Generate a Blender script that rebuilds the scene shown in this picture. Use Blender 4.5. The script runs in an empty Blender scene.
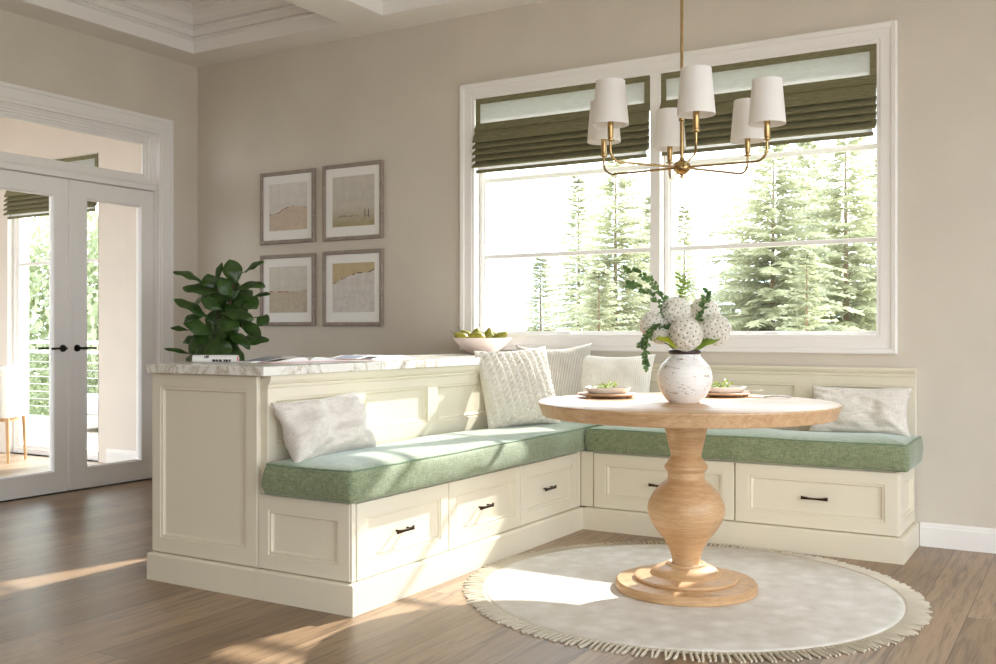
import bpy, bmesh, math, random
from mathutils import Vector, Matrix, noise
C = bpy.context.scene.collection
PI = math.pi
R = math.radians

# ------------------------------------------------------------------ helpers
def lin(h):
    if isinstance(h, str):
        v = [int(h[i:i+2], 16)/255 for i in (0, 2, 4)]
        return tuple((c/12.92 if c <= .04045 else ((c+.055)/1.055)**2.4) for c in v)
    return tuple(h)

def wloc(o):
    v = Vector((0, 0, 0))
    while o is not None:
        v += o.location
        o = o.parent
    return v

def link(o, parent=None):
    C.objects.link(o)
    if parent is not None:
        o.parent = parent
    return o

def tag(o, label=None, cat=None, group=None, kind=None):
    if label: o['label'] = label
    if cat: o['category'] = cat
    if group: o['group'] = group
    if kind: o['kind'] = kind
    return o

def thing(name, label, cat, loc=(0, 0, 0), rotz=0.0, group=None):
    o = bpy.data.objects.new(name, None)
    o.empty_display_size = .1
    o.location = loc
    o.rotation_euler = (0, 0, rotz)
    C.objects.link(o)
    return tag(o, label, cat, group)

def struct_empty(name, loc=(0, 0, 0)):
    o = bpy.data.objects.new(name, None)
    o.location = loc
    C.objects.link(o)
    o['kind'] = 'structure'
    return o

def obj(name, bm, mats, parent=None, world=True, smooth=None, recalc=True):
    """link bm as ONE mesh object; when world, vertex positions are world ones"""
    if recalc:
        bmesh.ops.recalc_face_normals(bm, faces=bm.faces[:])
    me = bpy.data.meshes.new(name)
    if parent is None and world:
        xs = [v.co for v in bm.verts]
        c = Vector((sum(p.x for p in xs)/len(xs), sum(p.y for p in xs)/len(xs), min(p.z for p in xs)))
        off = c
    elif parent is not None and world:
        off = wloc(parent)
    else:
        off = Vector((0, 0, 0))
    for v in bm.verts: v.co -= off
    bm.to_mesh(me); bm.free()
    if smooth is not None:
        if smooth is True:
            me.polygons.foreach_set('use_smooth', [True]*len(me.polygons))
        else:
            me.polygons.foreach_set('use_smooth', [True]*len(me.polygons))
            me.set_sharp_from_angle(angle=R(smooth))
    if not isinstance(mats, (list, tuple)): mats = [mats]
    for m in mats: me.materials.append(m)
    o = bpy.data.objects.new(name, me)
    if parent is None and world: o.location = off
    link(o, parent)
    return o

def struct(name, bm, m, **k):
    o = obj(name, bm, m, **k); o['kind'] = 'structure'; return o

def B(): return bmesh.new()

def box(bm, x0, x1, y0, y1, z0, z1, bev=0.0, seg=2, mi=0):
    vs = [bm.verts.new(p) for p in ((x0,y0,z0),(x1,y0,z0),(x1,y1,z0),(x0,y1,z0),(x0,y0,z1),(x1,y0,z1),(x1,y1,z1),(x0,y1,z1))]
    fs = [bm.faces.new([vs[i] for i in f]) for f in ((0,3,2,1),(4,5,6,7),(0,1,5,4),(1,2,6,5),(2,3,7,6),(3,0,4,7))]
    for f in fs: f.material_index = mi
    if bev > 0:
        es = list({e for f in fs for e in f.edges})
        r = bmesh.ops.bevel(bm, geom=es, offset=bev, segments=seg, affect='EDGES', profile=.5)
        for f in r['faces']: f.material_index = mi
    return bm

def lathe(bm, prof, cx=0, cy=0, seg=48, mi=0, close=True):
    rings = []
    for r, z in prof:
        if r < 1e-6:
            rings.append([bm.verts.new((cx, cy, z))])
        else:
            rings.append([bm.verts.new((cx+r*math.cos(2*PI*k/seg), cy+r*math.sin(2*PI*k/seg), z)) for k in range(seg)])
    for a, b in zip(rings, rings[1:]):
        for k in range(seg):
            k2 = (k+1) % seg
            if len(a) == 1 and len(b) == 1: continue
            if len(a) == 1: f = bm.faces.new((a[0], b[k2], b[k]))
            elif len(b) == 1: f = bm.faces.new((a[k], a[k2], b[0]))
            else: f = bm.faces.new((a[k], a[k2], b[k2], b[k]))
            f.material_index = mi
    return bm

def tube(bm, pts, rad, seg=10, cap=True, mi=0):
    pts = [Vector(p) for p in pts]
    n = len(pts)
    rads = rad if isinstance(rad, (list, tuple)) else [rad]*n
    rings = []
    up = Vector((0, 0, 1))
    prev = None
    for i, p in enumerate(pts):
        t = (pts[min(i+1, n-1)]-pts[max(i-1, 0)]).normalized()
        if prev is None:
            a = t.cross(up)
            if a.length < 1e-4: a = t.cross(Vector((1, 0, 0)))
        else:
            a = prev - t*prev.dot(t)
        a.normalize(); prev = a
        b = t.cross(a)
        rings.append([bm.verts.new(p + (a*math.cos(2*PI*k/seg)+b*math.sin(2*PI*k/seg))*rads[i]) for k in range(seg)])
    for a, b in zip(rings, rings[1:]):
        for k in range(seg):
            f = bm.faces.new((a[k], a[(k+1) % seg], b[(k+1) % seg], b[k])); f.material_index = mi
    if cap:
        f = bm.faces.new(rings[0][::-1]); f.material_index = mi
        f = bm.faces.new(rings[-1]); f.material_index = mi
    return bm

def smooth_path(pts, n=8):
    """Catmull-Rom"""
    P = [Vector(p) for p in pts]
    P = [P[0]*2-P[1]] + P + [P[-1]*2-P[-2]]
    out = []
    for i in range(1, len(P)-2):
        for k in range(n):
            t = k/n
            a, b, c, d = P[i-1], P[i], P[i+1], P[i+2]
            out.append(.5*((2*b)+(c-a)*t+(2*a-5*b+4*c-d)*t*t+(3*b-a-3*c+d)*t**3))
    out.append(P[-2])
    return out

def rings(bm, rect, prof, mp, cap_last=False, cap_first=False, mi=0):
    """rectangular rings: (outward offset, height); mp maps (a, b, h) to a point"""
    a0, a1, b0, b1 = rect
    rs = []
    for o, h in prof:
        rs.append([bm.verts.new(mp(a, b, h)) for a, b in ((a0-o, b0-o), (a1+o, b0-o), (a1+o, b1+o), (a0-o, b1+o))])
    for p, q in zip(rs, rs[1:]):
        for k in range(4):
            f = bm.faces.new((p[k], p[(k+1) % 4], q[(k+1) % 4], q[k])); f.material_index = mi
    if cap_last: bm.faces.new(rs[-1]).material_index = mi
    if cap_first: bm.faces.new(rs[0][::-1]).material_index = mi
    return rs

def fy(Y): return lambda a, b, h: (a, Y-h, b)       # faces -Y
def fx(X): return lambda a, b, h: (X+h, a, b)       # faces +X
def fxn(X): return lambda a, b, h: (X-h, a, b)      # faces -X
def fyp(Y): return lambda a, b, h: (a, Y+h, b)      # faces +Y

PANEL = [(0, 0), (-.001, -.006), (-.008, -.006), (-.0085, -.004), (-.012, -.004), (-.0125, -.012), (-.018, -.0155)]
def panel_slab(bm, rect, panels, mp, th=.018, prof=PANEL, bev=.0025):
    """a board with recessed panels: front at h=0, back at h=-th"""
    a0, a1, b0, b1 = rect
    A = sorted({a0+bev, a1-bev} | {v for p in panels for v in p[:2]})
    Bv = sorted({b0+bev, b1-bev} | {v for p in panels for v in p[2:]})
    for i in range(len(A)-1):
        for j in range(len(Bv)-1):
            ca, cb = (A[i]+A[i+1])/2, (Bv[j]+Bv[j+1])/2
            if any(p[0] < ca < p[1] and p[2] < cb < p[3] for p in panels): continue
            bm.faces.new([bm.verts.new(mp(a, b, 0)) for a, b in ((A[i], Bv[j]), (A[i+1], Bv[j]), (A[i+1], Bv[j+1]), (A[i], Bv[j+1]))])
    for p in panels:
        rings(bm, p, prof, mp, cap_last=True)
    rings(bm, rect, [(-bev, 0), (0, -bev), (0, -th)], mp, cap_last=True)
    bmesh.ops.remove_doubles(bm, verts=bm.verts[:], dist=1e-5)
    return bm

def wall_grid(bm, rect, holes, mp, th):
    """thick wall with rectangular holes; front at h=0"""
    a0, a1, b0, b1 = rect
    A = sorted({a0, a1} | {v for p in holes for v in p[:2]})
    Bv = sorted({b0, b1} | {v for p in holes for v in p[2:]})
    inh = lambda i, j: any(p[0] < (A[i]+A[i+1])/2 < p[1] and p[2] < (Bv[j]+Bv[j+1])/2 < p[3] for p in holes)
    for i in range(len(A)-1):
        for j in range(len(Bv)-1):
            if inh(i, j): continue
            for h in (0, -th):
                bm.faces.new([bm.verts.new(mp(a, b, h)) for a, b in ((A[i], Bv[j]), (A[i+1], Bv[j]), (A[i+1], Bv[j+1]), (A[i], Bv[j+1]))])
    for p in list(holes)+[rect]:
        rings(bm, p, [(0, 0), (0, -th)], mp)
    bmesh.ops.remove_doubles(bm, verts=bm.verts[:], dist=1e-5)
    return bm

# ------------------------------------------------------------------ materials
class N:
    def __init__(s, name):
        s.m = bpy.data.materials.new(name); s.m.use_nodes = True
        s.t = s.m.node_tree; s.n = s.t.nodes; s.l = s.t.links
        s.b = s.n['Principled BSDF']; s.out = s.n['Material Output']
    def new(s, typ, **kw):
        nd = s.n.new(typ)
        for k, v in kw.items():
            if k.startswith('i_'): nd.inputs[k[2:]].default_value = v
            else: setattr(nd, k, v)
        return nd
    def coord(s, scale=(1, 1, 1), rot=(0, 0, 0), which='Object', loc=(0, 0, 0)):
        tc = s.new('ShaderNodeTexCoord'); mp = s.new('ShaderNodeMapping')
        mp.inputs['Scale'].default_value = scale; mp.inputs['Rotation'].default_value = rot; mp.inputs['Location'].default_value = loc
        s.l.new(tc.outputs[which], mp.inputs['Vector']); return mp.outputs['Vector']
    def noise(s, vec, scale=5, detail=4, rough=.5, dist=0):
        nd = s.new('ShaderNodeTexNoise'); nd.inputs['Scale'].default_value = scale; nd.inputs['Detail'].default_value = detail
        nd.inputs['Roughness'].default_value = rough; nd.inputs['Distortion'].default_value = dist
        s.l.new(vec, nd.inputs['Vector']); return nd.outputs['Fac']
    def ramp(s, fac, stops):
        nd = s.new('ShaderNodeValToRGB'); e = nd.color_ramp.elements
        while len(e) < len(stops): e.new(.5)
        for x, (p, c) in zip(e, stops): x.position = p; x.color = (*lin(c), 1)
        s.l.new(fac, nd.inputs['Fac']); return nd.outputs['Color']
    def mix(s, fac, a, b, mode='MIX'):
        nd = s.new('ShaderNodeMix', data_type='RGBA', blend_type=mode)
        for sock, v in ((nd.inputs[0], fac), (nd.inputs[6], a), (nd.inputs[7], b)):
            if isinstance(v, (int, float)): sock.default_value = v
            elif isinstance(v, (tuple, str)): sock.default_value = (*lin(v), 1)
            else: s.l.new(v, sock)
        return nd.outputs[2]
    def bump(s, h, strength=.2, dist=.002):
        nd = s.new('ShaderNodeBump'); nd.inputs['Strength'].default_value = strength; nd.inputs['Distance'].default_value = dist
        s.l.new(h, nd.inputs['Height']); s.l.new(nd.outputs['Normal'], s.b.inputs['Normal']); return nd
    def color(s, c):
        if isinstance(c, (str, tuple)): s.b.inputs['Base Color'].default_value = (*lin(c), 1)
        else: s.l.new(c, s.b.inputs['Base Color'])
    def set(s, **k):
        for a, v in k.items(): s.b.inputs[a.replace('_', ' ')].default_value = v
        return s
    def wave(s, vec, scale, axis='X', dist=0, dscale=1, detail=2, prof='SIN'):
        nd = s.new('ShaderNodeTexWave', wave_type='BANDS', bands_direction=axis, wave_profile=prof)
        nd.inputs['Scale'].default_value = scale; nd.inputs['Distortion'].default_value = dist
        nd.inputs['Detail Scale'].default_value = dscale; nd.inputs['Detail'].default_value = detail
        s.l.new(vec, nd.inputs['Vector']); return nd.outputs['Fac']

def paint(name, c, rough=.45, var=.04, bump=.05, scale=30):
    s = N(name); v = s.coord()
    f = s.noise(v, 3, 3)
    c0 = lin(c)
    s.color(s.ramp(f, [(.3, tuple(x*(1-var) for x in c0)), (.7, tuple(min(1, x*(1+var)) for x in c0))]))
    s.set(Roughness=rough)
    if bump: s.bump(s.noise(v, scale, 3), bump, .002)
    return s.m

M = {}
M['wall'] = paint('wall_paint', 'd3cabd', .85, .03, .25, 55)
M['sunwall'] = paint('sunroom_wall_paint', 'e0d6cc', .85, .03, .2, 55)
M['white'] = paint('white_trim_paint', 'efebe8', .4, .01, .03)
M['ceil'] = paint('ceiling_paint', 'e9e4dd', .8, .02, .1, 60)
M['cream'] = paint('cream_cabinet_paint', 'e4dcc8', .42, .015, .03)
M['bronze'] = N('dark_bronze').set(Metallic=1, Roughness=.32); M['bronze'].color('4a3a30'); M['bronze'] = M['bronze'].m
M['black'] = N('black_iron').set(Metallic=.6, Roughness=.4); M['black'].color('1d1a19'); M['black'] = M['black'].m
s = N('aged_brass').set(Metallic=1, Roughness=.27); s.color(s.ramp(s.noise(s.coord(), 25, 3), [(.3, 'a8895a'), (.7, 'c0a272')])); M['brass'] = s.m

# floor planks
s = N('oak_plank_floor')
v = s.coord(rot=(0, 0, R(90)))
br = s.new('ShaderNodeTexBrick', offset=.37, offset_frequency=2)
br.inputs['Scale'].default_value = 1; br.inputs['Brick Width'].default_value = 1.9; br.inputs['Row Height'].default_value = .172
br.inputs['Mortar Size'].default_value = .0016; br.inputs['Mortar Smooth'].default_value = .3; br.inputs['Bias'].default_value = 0
br.inputs['Color1'].default_value = (0, 0, 0, 1); br.inputs['Color2'].default_value = (1, 1, 1, 1); br.inputs['Mortar'].default_value = (.5, .5, .5, 1)
s.l.new(v, br.inputs['Vector'])
tone = s.ramp(br.outputs['Color'], [(.0, '93765a'), (.5, 'a5886b'), (1, 'b7997c')])
# grain shifted per plank
add = s.new('ShaderNodeVectorMath', operation='MULTIPLY_ADD'); add.inputs[1].default_value = (7, 13, 5)
s.l.new(br.outputs['Color'], add.inputs[0]); s.l.new(v, add.inputs[2])
mp = s.new('ShaderNodeMapping'); mp.inputs['Scale'].default_value = (1.2, 16, 1); s.l.new(add.outputs[0], mp.inputs['Vector'])
g1 = s.noise(mp.outputs['Vector'], 2.2, 8, .62, .9)
mp2 = s.new('ShaderNodeMapping'); mp2.inputs['Scale'].default_value = (4, 90, 1); s.l.new(add.outputs[0], mp2.inputs['Vector'])
g2 = s.noise(mp2.outputs['Vector'], 2, 4, .6)
c = s.mix(.9, tone, s.ramp(g1, [(.28, '7a7674'), (.5, 'ececec'), (.75, 'ffffff')]), 'MULTIPLY')
c = s.mix(.35, c, s.ramp(g2, [(.3, 'a8a8a8'), (.6, 'ffffff')]), 'MULTIPLY')
c = s.mix(br.outputs['Fac'], c, '4a3c31')
s.color(c)
rr = s.new('ShaderNodeMapRange'); rr.inputs['To Min'].default_value = .27; rr.inputs['To Max'].default_value = .46
s.l.new(g1, rr.inputs['Value']); s.l.new(rr.outputs[0], s.b.inputs['Roughness'])
inv = s.new('ShaderNodeMath', operation='SUBTRACT'); inv.inputs[0].default_value = 1; s.l.new(br.outputs['Fac'], inv.inputs[1])
mm = s.new('ShaderNodeMath', operation='MULTIPLY_ADD'); mm.inputs[1].default_value = .25; s.l.new(g1, mm.inputs[0]); s.l.new(inv.outputs[0], mm.inputs[2])
s.bump(mm.outputs[0], .35, .002)
M['floor'] = s.m

def wood(name, c0, c1, c2, stretch=(1, 14, 14), sc=2.0, rough=.45, rot=(0, 0, 0), bump=.12):
    s = N(name); v = s.coord(scale=stretch, rot=rot)
    g = s.noise(v, sc, 8, .62, .8)
    v2 = s.coord(scale=tuple(k*4 for k in stretch), rot=rot)
    g2 = s.noise(v2, sc*1.7, 3, .6)
    c = s.ramp(g, [(.25, c0), (.5, c1), (.78, c2)])
    c = s.mix(.3, c, s.ramp(g2, [(.35, 'b0a090'), (.6, 'ffffff')]), 'MULTIPLY')
    s.color(c); s.set(Roughness=rough); s.bump(g2, bump, .001)
    return s.m
M['oak_top'] = wood('oak_tabletop', 'b88f68', 'cfa981', 'dfbf9a', (1.2, 14, 14), 2, .38, (0, 0, R(25)))
M['oak_ped'] = wood('oak_turned', 'b58d63', 'caa378', 'd9b78e', (2.2, 2.2, 26), 2.2, .42)
M['oak_light'] = wood('light_oak', 'b98d60', 'cfa578', 'dcb78d', (12, 12, 1.5), 2, .45)
M['charger'] = wood('pale_wood', 'c49a76', 'd8b493', 'e4c6a8', (2, 18, 18), 2, .5)
M['frame'] = wood('weathered_grey_wood', '84766c', '9a8c82', 'ab9e94', (14, 14, 14), 2, .6)

# linen cushion
def weave(name, c0, c1, rough=.85, sc=260, bump=.3, sheen=.3, blotch=None, sheen_tint=None):
    s = N(name); v = s.coord()
    w1 = s.noise(s.coord(scale=(1, 1, .12)), sc, 2); w2 = s.noise(s.coord(scale=(.12, .12, 1)), sc, 2)
    m = s.new('ShaderNodeMath', operation='MULTIPLY'); s.l.new(w1, m.inputs[0]); s.l.new(w2, m.inputs[1])
    big = s.noise(v, 7, 3)
    c = s.ramp(m.outputs[0], [(.14, c0), (.36, c1)])
    c = s.mix(blotch or .12, c, s.ramp(big, [(.3, 'd0d0d0'), (.7, 'ffffff')]), 'MULTIPLY')
    s.color(c); s.set(Roughness=rough); s.b.inputs['Sheen Weight'].default_value = sheen; s.b.inputs['Sheen Roughness'].default_value = .4
    if sheen_tint: s.b.inputs['Sheen Tint'].default_value = (*lin(sheen_tint), 1)
    s.bump(m.outputs[0], bump, .002)
    return s.m
M['green'] = weave('green_linen', '6d7b59', '969f7d', .7, 300, .3, .8, blotch=.35, sheen_tint='e6f0f0')
M['greenpipe'] = weave('green_linen_piping', '6a8164', '7d9378', .8, 200, .3, .2)
M['linen'] = weave('oatmeal_linen', 'd6cec4', 'ebe5dc', .9, 230, .4, .3)
M['velvet'] = weave('stone_velvet', 'd6cec6', 'e9e2da', .85, 330, .2, .5)
M['knit'] = paint('cream_knit_wool', 'e8e3d9', .95, .06, .5, 300)
s = N('grey_rib_weave'); v = s.coord()
w = s.wave(v, 34, 'X', .6, 3); s.color(s.ramp(w, [(.15, 'aaa296'), (.7, 'cfc8bd')])); s.set(Roughness=.95); s.bump(w, .6, .004); M['rib'] = s.m
s = N('cream_pinstripe'); v = s.coord()
w = s.wave(v, 30, 'X', .25, 4); s.color(s.mix(.5, s.ramp(w, [(.0, 'd2ccbf'), (.3, 'f6f2e9')]), s.ramp(s.noise(s.coord(scale=(1, 1, .1)), 250, 2), [(.3, 'e2ddd0'), (.6, 'f6f2e8')]))); s.set(Roughness=.9); s.bump(w, .3, .002); M['stripe'] = s.m

# olive blind
s = N('olive_blind_linen'); w1 = s.noise(s.coord(scale=(.1, 1, 1)), 220, 2)
s.color(s.ramp(w1, [(.3, '6b6649'), (.7, '858060')])); s.set(Roughness=.9); s.bump(w1, .3, .001); M['olive'] = s.m
s = N('sheer_blind_panel'); w1 = s.noise(s.coord(scale=(.1, 1, 1)), 260, 2)
s.color(s.ramp(w1, [(.3, 'b9bab9'), (.7, 'd0d2d1')])); s.set(Roughness=.9)
tr = s.new('ShaderNodeBsdfTranslucent'); tr.inputs['Color'].default_value = (.80, .78, .76, 1)
mx = s.new('ShaderNodeMixShader'); mx.inputs[0].default_value = .4
s.l.new(s.b.outputs[0], mx.inputs[1]); s.l.new(tr.outputs[0], mx.inputs[2]); s.l.new(mx.outputs[0], s.out.inputs['Surface']); M['sheer'] = s.m
s = N('white_shade_fabric'); s.color('faf8f6'); s.set(Roughness=.9)
s.bump(s.noise(s.coord(scale=(1, 1, .2)), 300, 2), .1, .001)
tr = s.new('ShaderNodeBsdfTranslucent'); tr.inputs['Color'].default_value = (.95, .9, .86, 1)
mx = s.new('ShaderNodeMixShader'); mx.inputs[0].default_value = .35
s.l.new(s.b.outputs[0], mx.inputs[1]); s.l.new(tr.outputs[0], mx.inputs[2]); s.l.new(mx.outputs[0], s.out.inputs['Surface']); M['shade'] = s.m

# clear glazing: straight-through with Fresnel reflection
s = N('window_glass'); gl = s.new('ShaderNodeBsdfGlossy'); gl.inputs['Roughness'].default_value = .0
tp = s.new('ShaderNodeBsdfTransparent'); tp.inputs['Color'].default_value = (.97, .98, .975, 1)
fr = s.new('ShaderNodeFresnel'); fr.inputs['IOR'].default_value = 1.3
mx = s.new('ShaderNodeMixShader'); geo = s.new('ShaderNodeNewGeometry'); ib = s.new('ShaderNodeMath', operation='SUBTRACT'); ib.inputs[0].default_value = 1; s.l.new(geo.outputs['Backfacing'], ib.inputs[1])
ff = s.new('ShaderNodeMath', operation='MULTIPLY'); s.l.new(fr.outputs[0], ff.inputs[0]); s.l.new(ib.outputs[0], ff.inputs[1])
s.l.new(ff.outputs[0], mx.inputs[0]); s.l.new(tp.outputs[0], mx.inputs[1]); s.l.new(gl.outputs[0], mx.inputs[2])
s.l.new(mx.outputs[0], s.out.inputs['Surface']); M['glass'] = s.m

# marble
s = N('white_marble'); v = s.coord(scale=(1.6, 1, 1), rot=(0, 0, R(35)))
n1 = s.noise(v, 3.2, 8, .62, 1.6)
sb = s.new('ShaderNodeMath', operation='SUBTRACT'); sb.inputs[1].default_value = .5; s.l.new(n1, sb.inputs[0])
ab = s.new('ShaderNodeMath', operation='ABSOLUTE'); s.l.new(sb.outputs[0], ab.inputs[0])
vein = s.ramp(ab.outputs[0], [(.0, 'bfb6a4'), (.02, 'ded9cf'), (.05, 'efece7')])
s.color(s.mix(.25, vein, s.ramp(s.noise(v, 6, 5), [(.35, 'd8d2c6'), (.6, 'ffffff')]), 'MULTIPLY')); s.set(Roughness=.18); M['marble'] = s.m

s = N('rug_weave'); v = s.coord()
n1 = s.noise(v, 9, 4, .6); vo = s.new('ShaderNodeTexVoronoi', feature='F1'); vo.inputs['Scale'].default_value = 11; s.l.new(s.coord(scale=(1, 1, 1), rot=(0, 0, R(45))), vo.inputs['Vector'])
f = s.noise(v, 320, 2)
c = s.ramp(n1, [(.3, 'e2ddd5'), (.62, 'f1eee9')])
c = s.mix(.35, c, s.ramp(vo.outputs['Distance'], [(.15, 'ffffff'), (.55, 'ddd6cb')]), 'MULTIPLY')
c = s.mix(.5, c, s.ramp(f, [(.3, 'd8d4cc'), (.6, 'ffffff')]), 'MULTIPLY')
s.color(c); s.set(Roughness=.95); s.bump(f, .6, .004); M['rug'] = s.m
M['fringe'] = paint('rug_fringe_cotton', 'cbc1ae', .95, .14, .3, 200)
M['fringebase'] = paint('rug_fringe_netting', 'b3a892', .95, .15, .3, 200)

# vase
s = N('scratched_white_ceramic')
v = s.coord(scale=(1, 1, 3.2)); n1 = s.noise(v, 22, 5, .7, 1.5)
sc_ = s.ramp(n1, [(.37, '9a8a78'), (.41, 'f1edea')])
s.color(sc_); s.set(Roughness=.35); s.bump(s.wave(s.coord(), 60, 'Z', 3, 2), .35, .003); M['vase'] = s.m
M['ceramic'] = paint('white_ceramic', 'f0ebe6', .25, .01, .03)
M['pinkbowl'] = paint('blush_stoneware', 'e2d0c9', .45, .04, .1, 20)
M['vaserim'] = paint('dark_vase_rim', '3a2a28', .4, .05, 0)
s = N('green_pear_skin'); s.color(s.mix(s.ramp(s.noise(s.coord(), 9, 3), [(.35, '000000'), (.65, 'ffffff')]), '747526', '9c9034')); s.set(Roughness=.4); M['pear'] = s.m
M['stem'] = paint('dry_stem', '5b4a35', .8, .1, 0)

def leafmat(name, c0, c1, trans=.25, rough=.4, tc=None, scale=14):
    s = N(name); s.color(s.ramp(s.noise(s.coord(), scale, 3), [(.3, c0), (.7, c1)])); s.set(Roughness=rough)
    tr = s.new('ShaderNodeBsdfTranslucent'); tr.inputs['Color'].default_value = (*lin(tc or c1), 1)
    mx = s.new('ShaderNodeMixShader'); mx.inputs[0].default_value = trans
    s.l.new(s.b.outputs[0], mx.inputs[1]); s.l.new(tr.outputs[0], mx.inputs[2]); s.l.new(mx.outputs[0], s.out.inputs['Surface'])
    return s.m
M['fig'] = leafmat('fig_leaf', '253d15', '42602a', .14, .32)
M['euca'] = leafmat('trailing_leaf', '3f5c33', '6d8c55', .3, .5)
M['lime'] = leafmat('lime_leaf', '93a32a', 'b9c13e', .4, .5)
M['leafg'] = leafmat('bouquet_leaf', '5d7c2c', '88a03f', .35, .5)
M['micro'] = leafmat('green_sprig', '7f9440', 'a8b45c', .3, .5)
M['petal'] = leafmat('white_petal', 'f4f0ea', 'fbf8f4', .5, .7)
M['floret'] = paint('floret_centre', 'dcdac6', .8, .1, 0)
M['dot'] = paint('floret_eye', '6d7648', .8, .1, 0)
M['conifer'] = leafmat('conifer_needles', '8a8c79', 'bebea2', .31, .9, 'cccbaa', 1.3)
M['bushleaf'] = leafmat('shrub_leaf', '848d6c', 'b0b698', .3, .8, 'c0c69a', 2)
M['bark'] = paint('bark', '8a7862', .9, .2, .5, 20)
M['soil'] = paint('potting_soil', '3c2f25', .95, .2, .5, 60)
M['pot'] = paint('charcoal_pot', '45403b', .7, .06, .1, 30)
M['grass'] = paint('hill_grass', '9aa073', .95, .2, 0)
M['hill'] = paint('hill_painted_haze', 'aebac0', .95, .1, 0)  # pale blue-grey stands in for distance haze, painted into the colour
M['paper'] = paint('magazine_paper', 'f0efee', .35, .02, 0)
M['red'] = paint('red_print', 'c23a44', .4, .04, 0)
M['ink'] = paint('black_print', '2c2d33', .5, .1, 0)
M['greyprint'] = paint('grey_print', '7d828e', .5, .25, 0, 20)
M['mat'] = paint('white_mat_board', 'f1eeea', .8, .01, 0)
M['steel'] = N('polished_steel').set(Metallic=1, Roughness=.2); M['steel'].color('cfcac4'); M['steel'] = M['steel'].m
M['deck'] = wood('deck_boards', 'b5aca2', 'cac2b8', 'd6cfc6', (1.5, 14, 14), 2, .6)
M['chairfab'] = weave('chair_boucle', 'd6cfc7', 'e8e2da', .95, 160, .5, .3)
M['sofagrey'] = weave('outdoor_grey_fabric', '9fa4ab', 'b7bcc2', .9, 160, .3, .2)

# ------------------------------------------------------------------ dimensions
XL, YW, ZC = -5.785, 5.308, 3.033
XR, YR = 2.3, -2.4
WIN = (-3.331, -.944, 1.035, 2.50)
GDOOR = (-8.12, -6.915, 0.0, 2.50)
DOOR = (3.55, 4.944, 0.0, 2.473)     # y0 y1 z0 z1 in the left wall

# ------------------------------------------------------------------ room shell
bm = B(); box(bm, -10.2, XR+.2, YR-.2, YW+.2, -.12, 0); struct('floor', bm, M['floor'], recalc=True)
bm = B(); wall_grid(bm, (XL-.15, XR+.2, 0, 3.45), [WIN], fy(YW), .2); struct('wall_back', bm, M['wall'])
bm = B(); wall_grid(bm, (-10.2, XL-.15, 0, 3.45), [GDOOR], fy(YW), .2); struct('wall_sunroom', bm, M['sunwall'])
bm = B(); wall_grid(bm, (YR-.2, YW, 0, 3.45), [DOOR], fx(XL), .15); struct('wall_left', bm, M['wall'])
RFILL = [(-2.1, -.2, .2, 2.8), (0, 2.0, .2, 2.8), (2.5, 4.3, .2, 2.7)]  # unseen right-wall openings, added and sized to let in fill light
bm = B(); wall_grid(bm, (YR-.2, YW, 0, 3.45), RFILL, fxn(XR), .15); struct('wall_right', bm, M['wall'])
BFILL = [(.6, 2.15, .1, 2.75)]  # unseen rear opening, added and narrowed to tune the fill light
bm = B(); wall_grid(bm, (XL-.15, XR+.2, 0, 3.45), BFILL, fyp(YR), .2); struct('wall_rear', bm, M['wall'])
bm = B()
for wn in RFILL: rings(bm, wn, [(0, -.02), (0, .022), (.09, .022), (.09, 0)], fxn(XR))
for wn in RFILL:
    rings(bm, wn, [(0, -.07), (-.05, -.07), (-.05, -.11), (0, -.11)], fxn(XR))
    zm = (wn[2]+wn[3])/2; box(bm, XR+.07, XR+.11, wn[0], wn[1], zm-.02, zm+.02)
struct('fill_window_right', bm, M['white'])
bm = B()
for wn in BFILL:
    rings(bm, wn, [(0, -.02), (0, .022), (.09, .022), (.09, 0)], fyp(YR))
    rings(bm, wn, [(0, -.07), (-.05, -.07), (-.05, -.11), (0, -.11)], fyp(YR))
    zm = (wn[2]+wn[3])/2; box(bm, wn[0], wn[1], YR-.11, YR-.07, zm-.02, zm+.02)
struct('fill_window_rear', bm, M['white'])

# ceiling: soffit grid with coffers
cells_x = [(-5.533, -4.162), (-3.851, -2.48), (-2.169, -.798), (-.487, .884), (1.195, 2.05)]
cells_y = [(-1.95, -.05), (.25, 2.35), (2.66, 5.04)]
bm = B()
ex = sorted({XL-.15, XR+.15} | {v for c in cells_x for v in c}); ey = sorted({YR-.2, YW} | {v for c in cells_y for v in c})
for i in range(len(ex)-1):
    for j in range(len(ey)-1):
        cx, cy = (ex[i]+ex[i+1])/2, (ey[j]+ey[j+1])/2
        if any(a < cx < b for a, b in cells_x) and any(a < cy < b for a, b in cells_y): continue
        bm.faces.new([bm.verts.new((x, y, ZC)) for x, y in ((ex[i], ey[j]), (ex[i+1], ey[j]), (ex[i+1], ey[j+1]), (ex[i], ey[j+1]))])
for a in cells_x:
    for b in cells_y:
        rings(bm, (*a, *b), [(0, 0), (0, .30)], lambda x, y, h: (x, y, ZC+h), cap_last=True)
bmesh.ops.remove_doubles(bm, verts=bm.verts[:], dist=1e-5)
struct('ceiling', bm, M['ceil'], recalc=False)
bm = B(); box(bm, XL-.15, XR+.2, YR-.2, YW+.2, 3.45, 3.5); struct('ceiling_slab', bm, M['ceil'])
k = 0
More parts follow.
